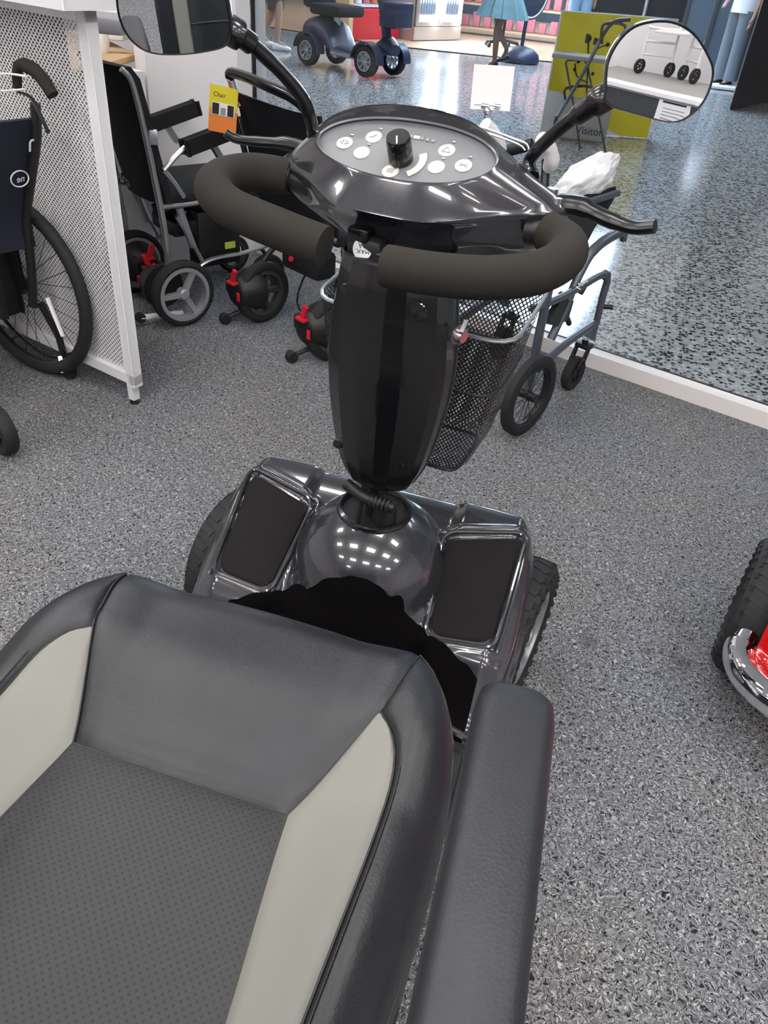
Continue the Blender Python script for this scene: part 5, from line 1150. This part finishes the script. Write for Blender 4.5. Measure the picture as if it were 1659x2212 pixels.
# folding stool, tote, crutch in front of the board
q = P(1255, 318, 0); stl = thing('folding_stool', 'thin metal folding stand with a pale grey top in front of the yellow board', 'stand', tuple(q))
ps = lambda u, v, d_: D(u, v, d_)
dq = (P(1285, 320, 0)-CP).length
for pts in ([(1222, 135), (1232, 190), (1243, 250), (1255, 335)], [(1268, 135), (1280, 200), (1295, 260), (1308, 330)]):
    g = G(); g.tube([ps(u, v, dq-.05) for u, v in pts], .009, 6); add('leg', g, 'darkgrey', stl)
g = G(); g.tube([ps(1222, 135, dq-.05), ps(1226, 130, dq-.05), ps(1262, 130, dq-.05), ps(1268, 140, dq-.05)], .009, 6); add('leg_brace', g, 'darkgrey', stl)
c_ = ps(1262, 124, dq); g = G(); g.box(c_, (.52, .30, .035), None, .01); add('stand_top', g, 'beigebag', stl)
q = P(1250, 300, 0); tt = thing('tote_bag', 'beige canvas tote bag on the floor under the folding stand', 'bag', tuple(q))
mt_ = basis(q+V((.02, -.05, .17)), (1, .1, 0), (0, 0, 1))
g = G(); g.box((0, 0, 0), (.44, .34, .12), None, .03, 3); g.b.transform(mt_); tb_ = add('bag_body', g, 'beigebag', tt); text('Visitor', mt_ @ MX.Translation((.06, -.08, .062)), tb_, 'ink', .09)
g = G(); g.tube([mt_ @ V(p_) for p_ in [(-.20, .14, .05), (-.22, .24, .05), (.0, .27, .05), (.06, .16, .05)]], .012, 6, sm=3); add('bag_handle', g, 'ink', tt)
q = P(1235, 245, 0)
dq2 = 0
wk = thing('walking_frame', 'dark tubular walking frame leaning beside the yellow board', 'walking frame', tuple(P(1240, 300, 0)))
g = G(); g.tube([P(1188, 330, .015), D(1200, 262, 6.9), D(1212, 240, 6.95), D(1250, 175, 7.1), D(1285, 110, 7.3), D(1300, 80, 7.4), D(1325, 48, 7.4), D(1362, 42, 7.4)], .015, 8, sm=3); add('frame_tube', g, 'darkgrey', wk)
g = G(); g.tube([D(1300, 95, 7.4), D(1300, 62, 7.4), D(1312, 50, 7.4), D(1350, 55, 7.4), D(1345, 95, 7.4)], .012, 8, sm=3, closed=False); add('frame_loop', g, 'darkgrey', wk)
# navy scooter out in the mall
ns = thing('parked_mobility_scooter', 'dark navy mobility scooter with silver spoked wheels parked in the mall', 'mobility scooter', (-3.1, 10.4, 0))
hS = V((.92, -.39, 0)).normalized(); sS = V((-hS.y, hS.x, 0)); O_ = P(790, 167, 0)
def SL(f, l, z): q = O_+hS*f+sS*l; return V((q.x, q.y, z))
for (f, l) in ((0, 0), (0, .52), (-.98, 0), (-.98, .52)):
    wheel(ns, SL(f, l, .17), -sS if l == 0 else sS, .17, .11, 'silver', 'front_wheel' if f == 0 else 'rear_wheel', 8, 0, rimf=.62, off=.012)
    g = G(); rg = []
    for i in range(13):
        a_ = -.1+PI*1.0*i/12; rg.append([SL(f+cos(a_)*.215, l+x, .17+sin(a_)*.205) for x in (-.07, .07)]+[SL(f+cos(a_)*.20, l+x, .17+sin(a_)*.19) for x in (.07, -.07)])
    g.loft(rg); add('fender', g, 'navy', ns)
g = G(); g.loft([[SL(f+x, .26+w_*cos(2*PI*i/20), z+h_*sin(2*PI*i/20)) for i in range(20)] for f, x, w_, z, h_ in ((-1.2, 0, .10, .35, .06), (-1.1, 0, .25, .38, .14), (-.9, 0, .27, .40, .17), (-.72, 0, .26, .34, .16), (-.6, 0, .24, .20, .07), (-.2, 0, .22, .19, .05), (-.1, 0, .20, .24, .06), (.1, 0, .18, .34, .10), (.22, 0, .10, .30, .06))]); add('body_shell', g, 'navy', ns)
g = G(); g.box(SL(-.42, .02, .185), (.36, .03, .03), MX.Rotation(math.atan2(hS.y, hS.x), 3, 'Z')); add('side_trim', g, 'silver', ns)
g = G(); g.box(SL(-.75, .26, .62), (.50, .50, .12), MX.Rotation(math.atan2(hS.y, hS.x), 3, 'Z'), .04); st_ = add('seat', g, 'fabric', ns); g = G(); g.box(SL(-1.05, .26, .92), (.14, .50, .60), MX.Rotation(math.atan2(hS.y, hS.x), 3, 'Z'), .05); add('seat_back', g, 'fabric', ns)
g = G(); g.cyl(SL(-.75, .26, .4), SL(-.75, .26, .6), .05); add('seat_post', g, 'silver', ns)
for l in (-.03, .55): g = G(); g.box(SL(-.72, l, .80), (.38, .07, .05), MX.Rotation(math.atan2(hS.y, hS.x), 3, 'Z'), .02); add('armrest', g, 'matte', ns)
g = G(); g.loft([[SL(x, .26+w_*cos(2*PI*i/14), z)+hS*.05*sin(2*PI*i/14) for i in range(14)] for x, w_, z in ((.10, .07, .32), (.06, .07, .5), (.0, .09, .75), (-.06, .08, .95))]); add('tiller', g, 'navy', ns)
g = G(); g.box(SL(.20, .26, .66), (.26, .34, .26), MX.Rotation(math.atan2(hS.y, hS.x), 3, 'Z'), .03); add('front_basket', g, 'navy', ns)
g = G(); g.box(SL(-.08, .26, 1.0), (.14, .30, .10), MX.Rotation(math.atan2(hS.y, hS.x), 3, 'Z'), .04); add('console', g, 'navy', ns)
g = G(); g.tube([SL(-.15, .0, .95), SL(-.10, .12, 1.0), SL(-.10, .40, 1.0), SL(-.15, .52, .95)], .018, 8, sm=3); add('handlebar', g, 'matte', ns)
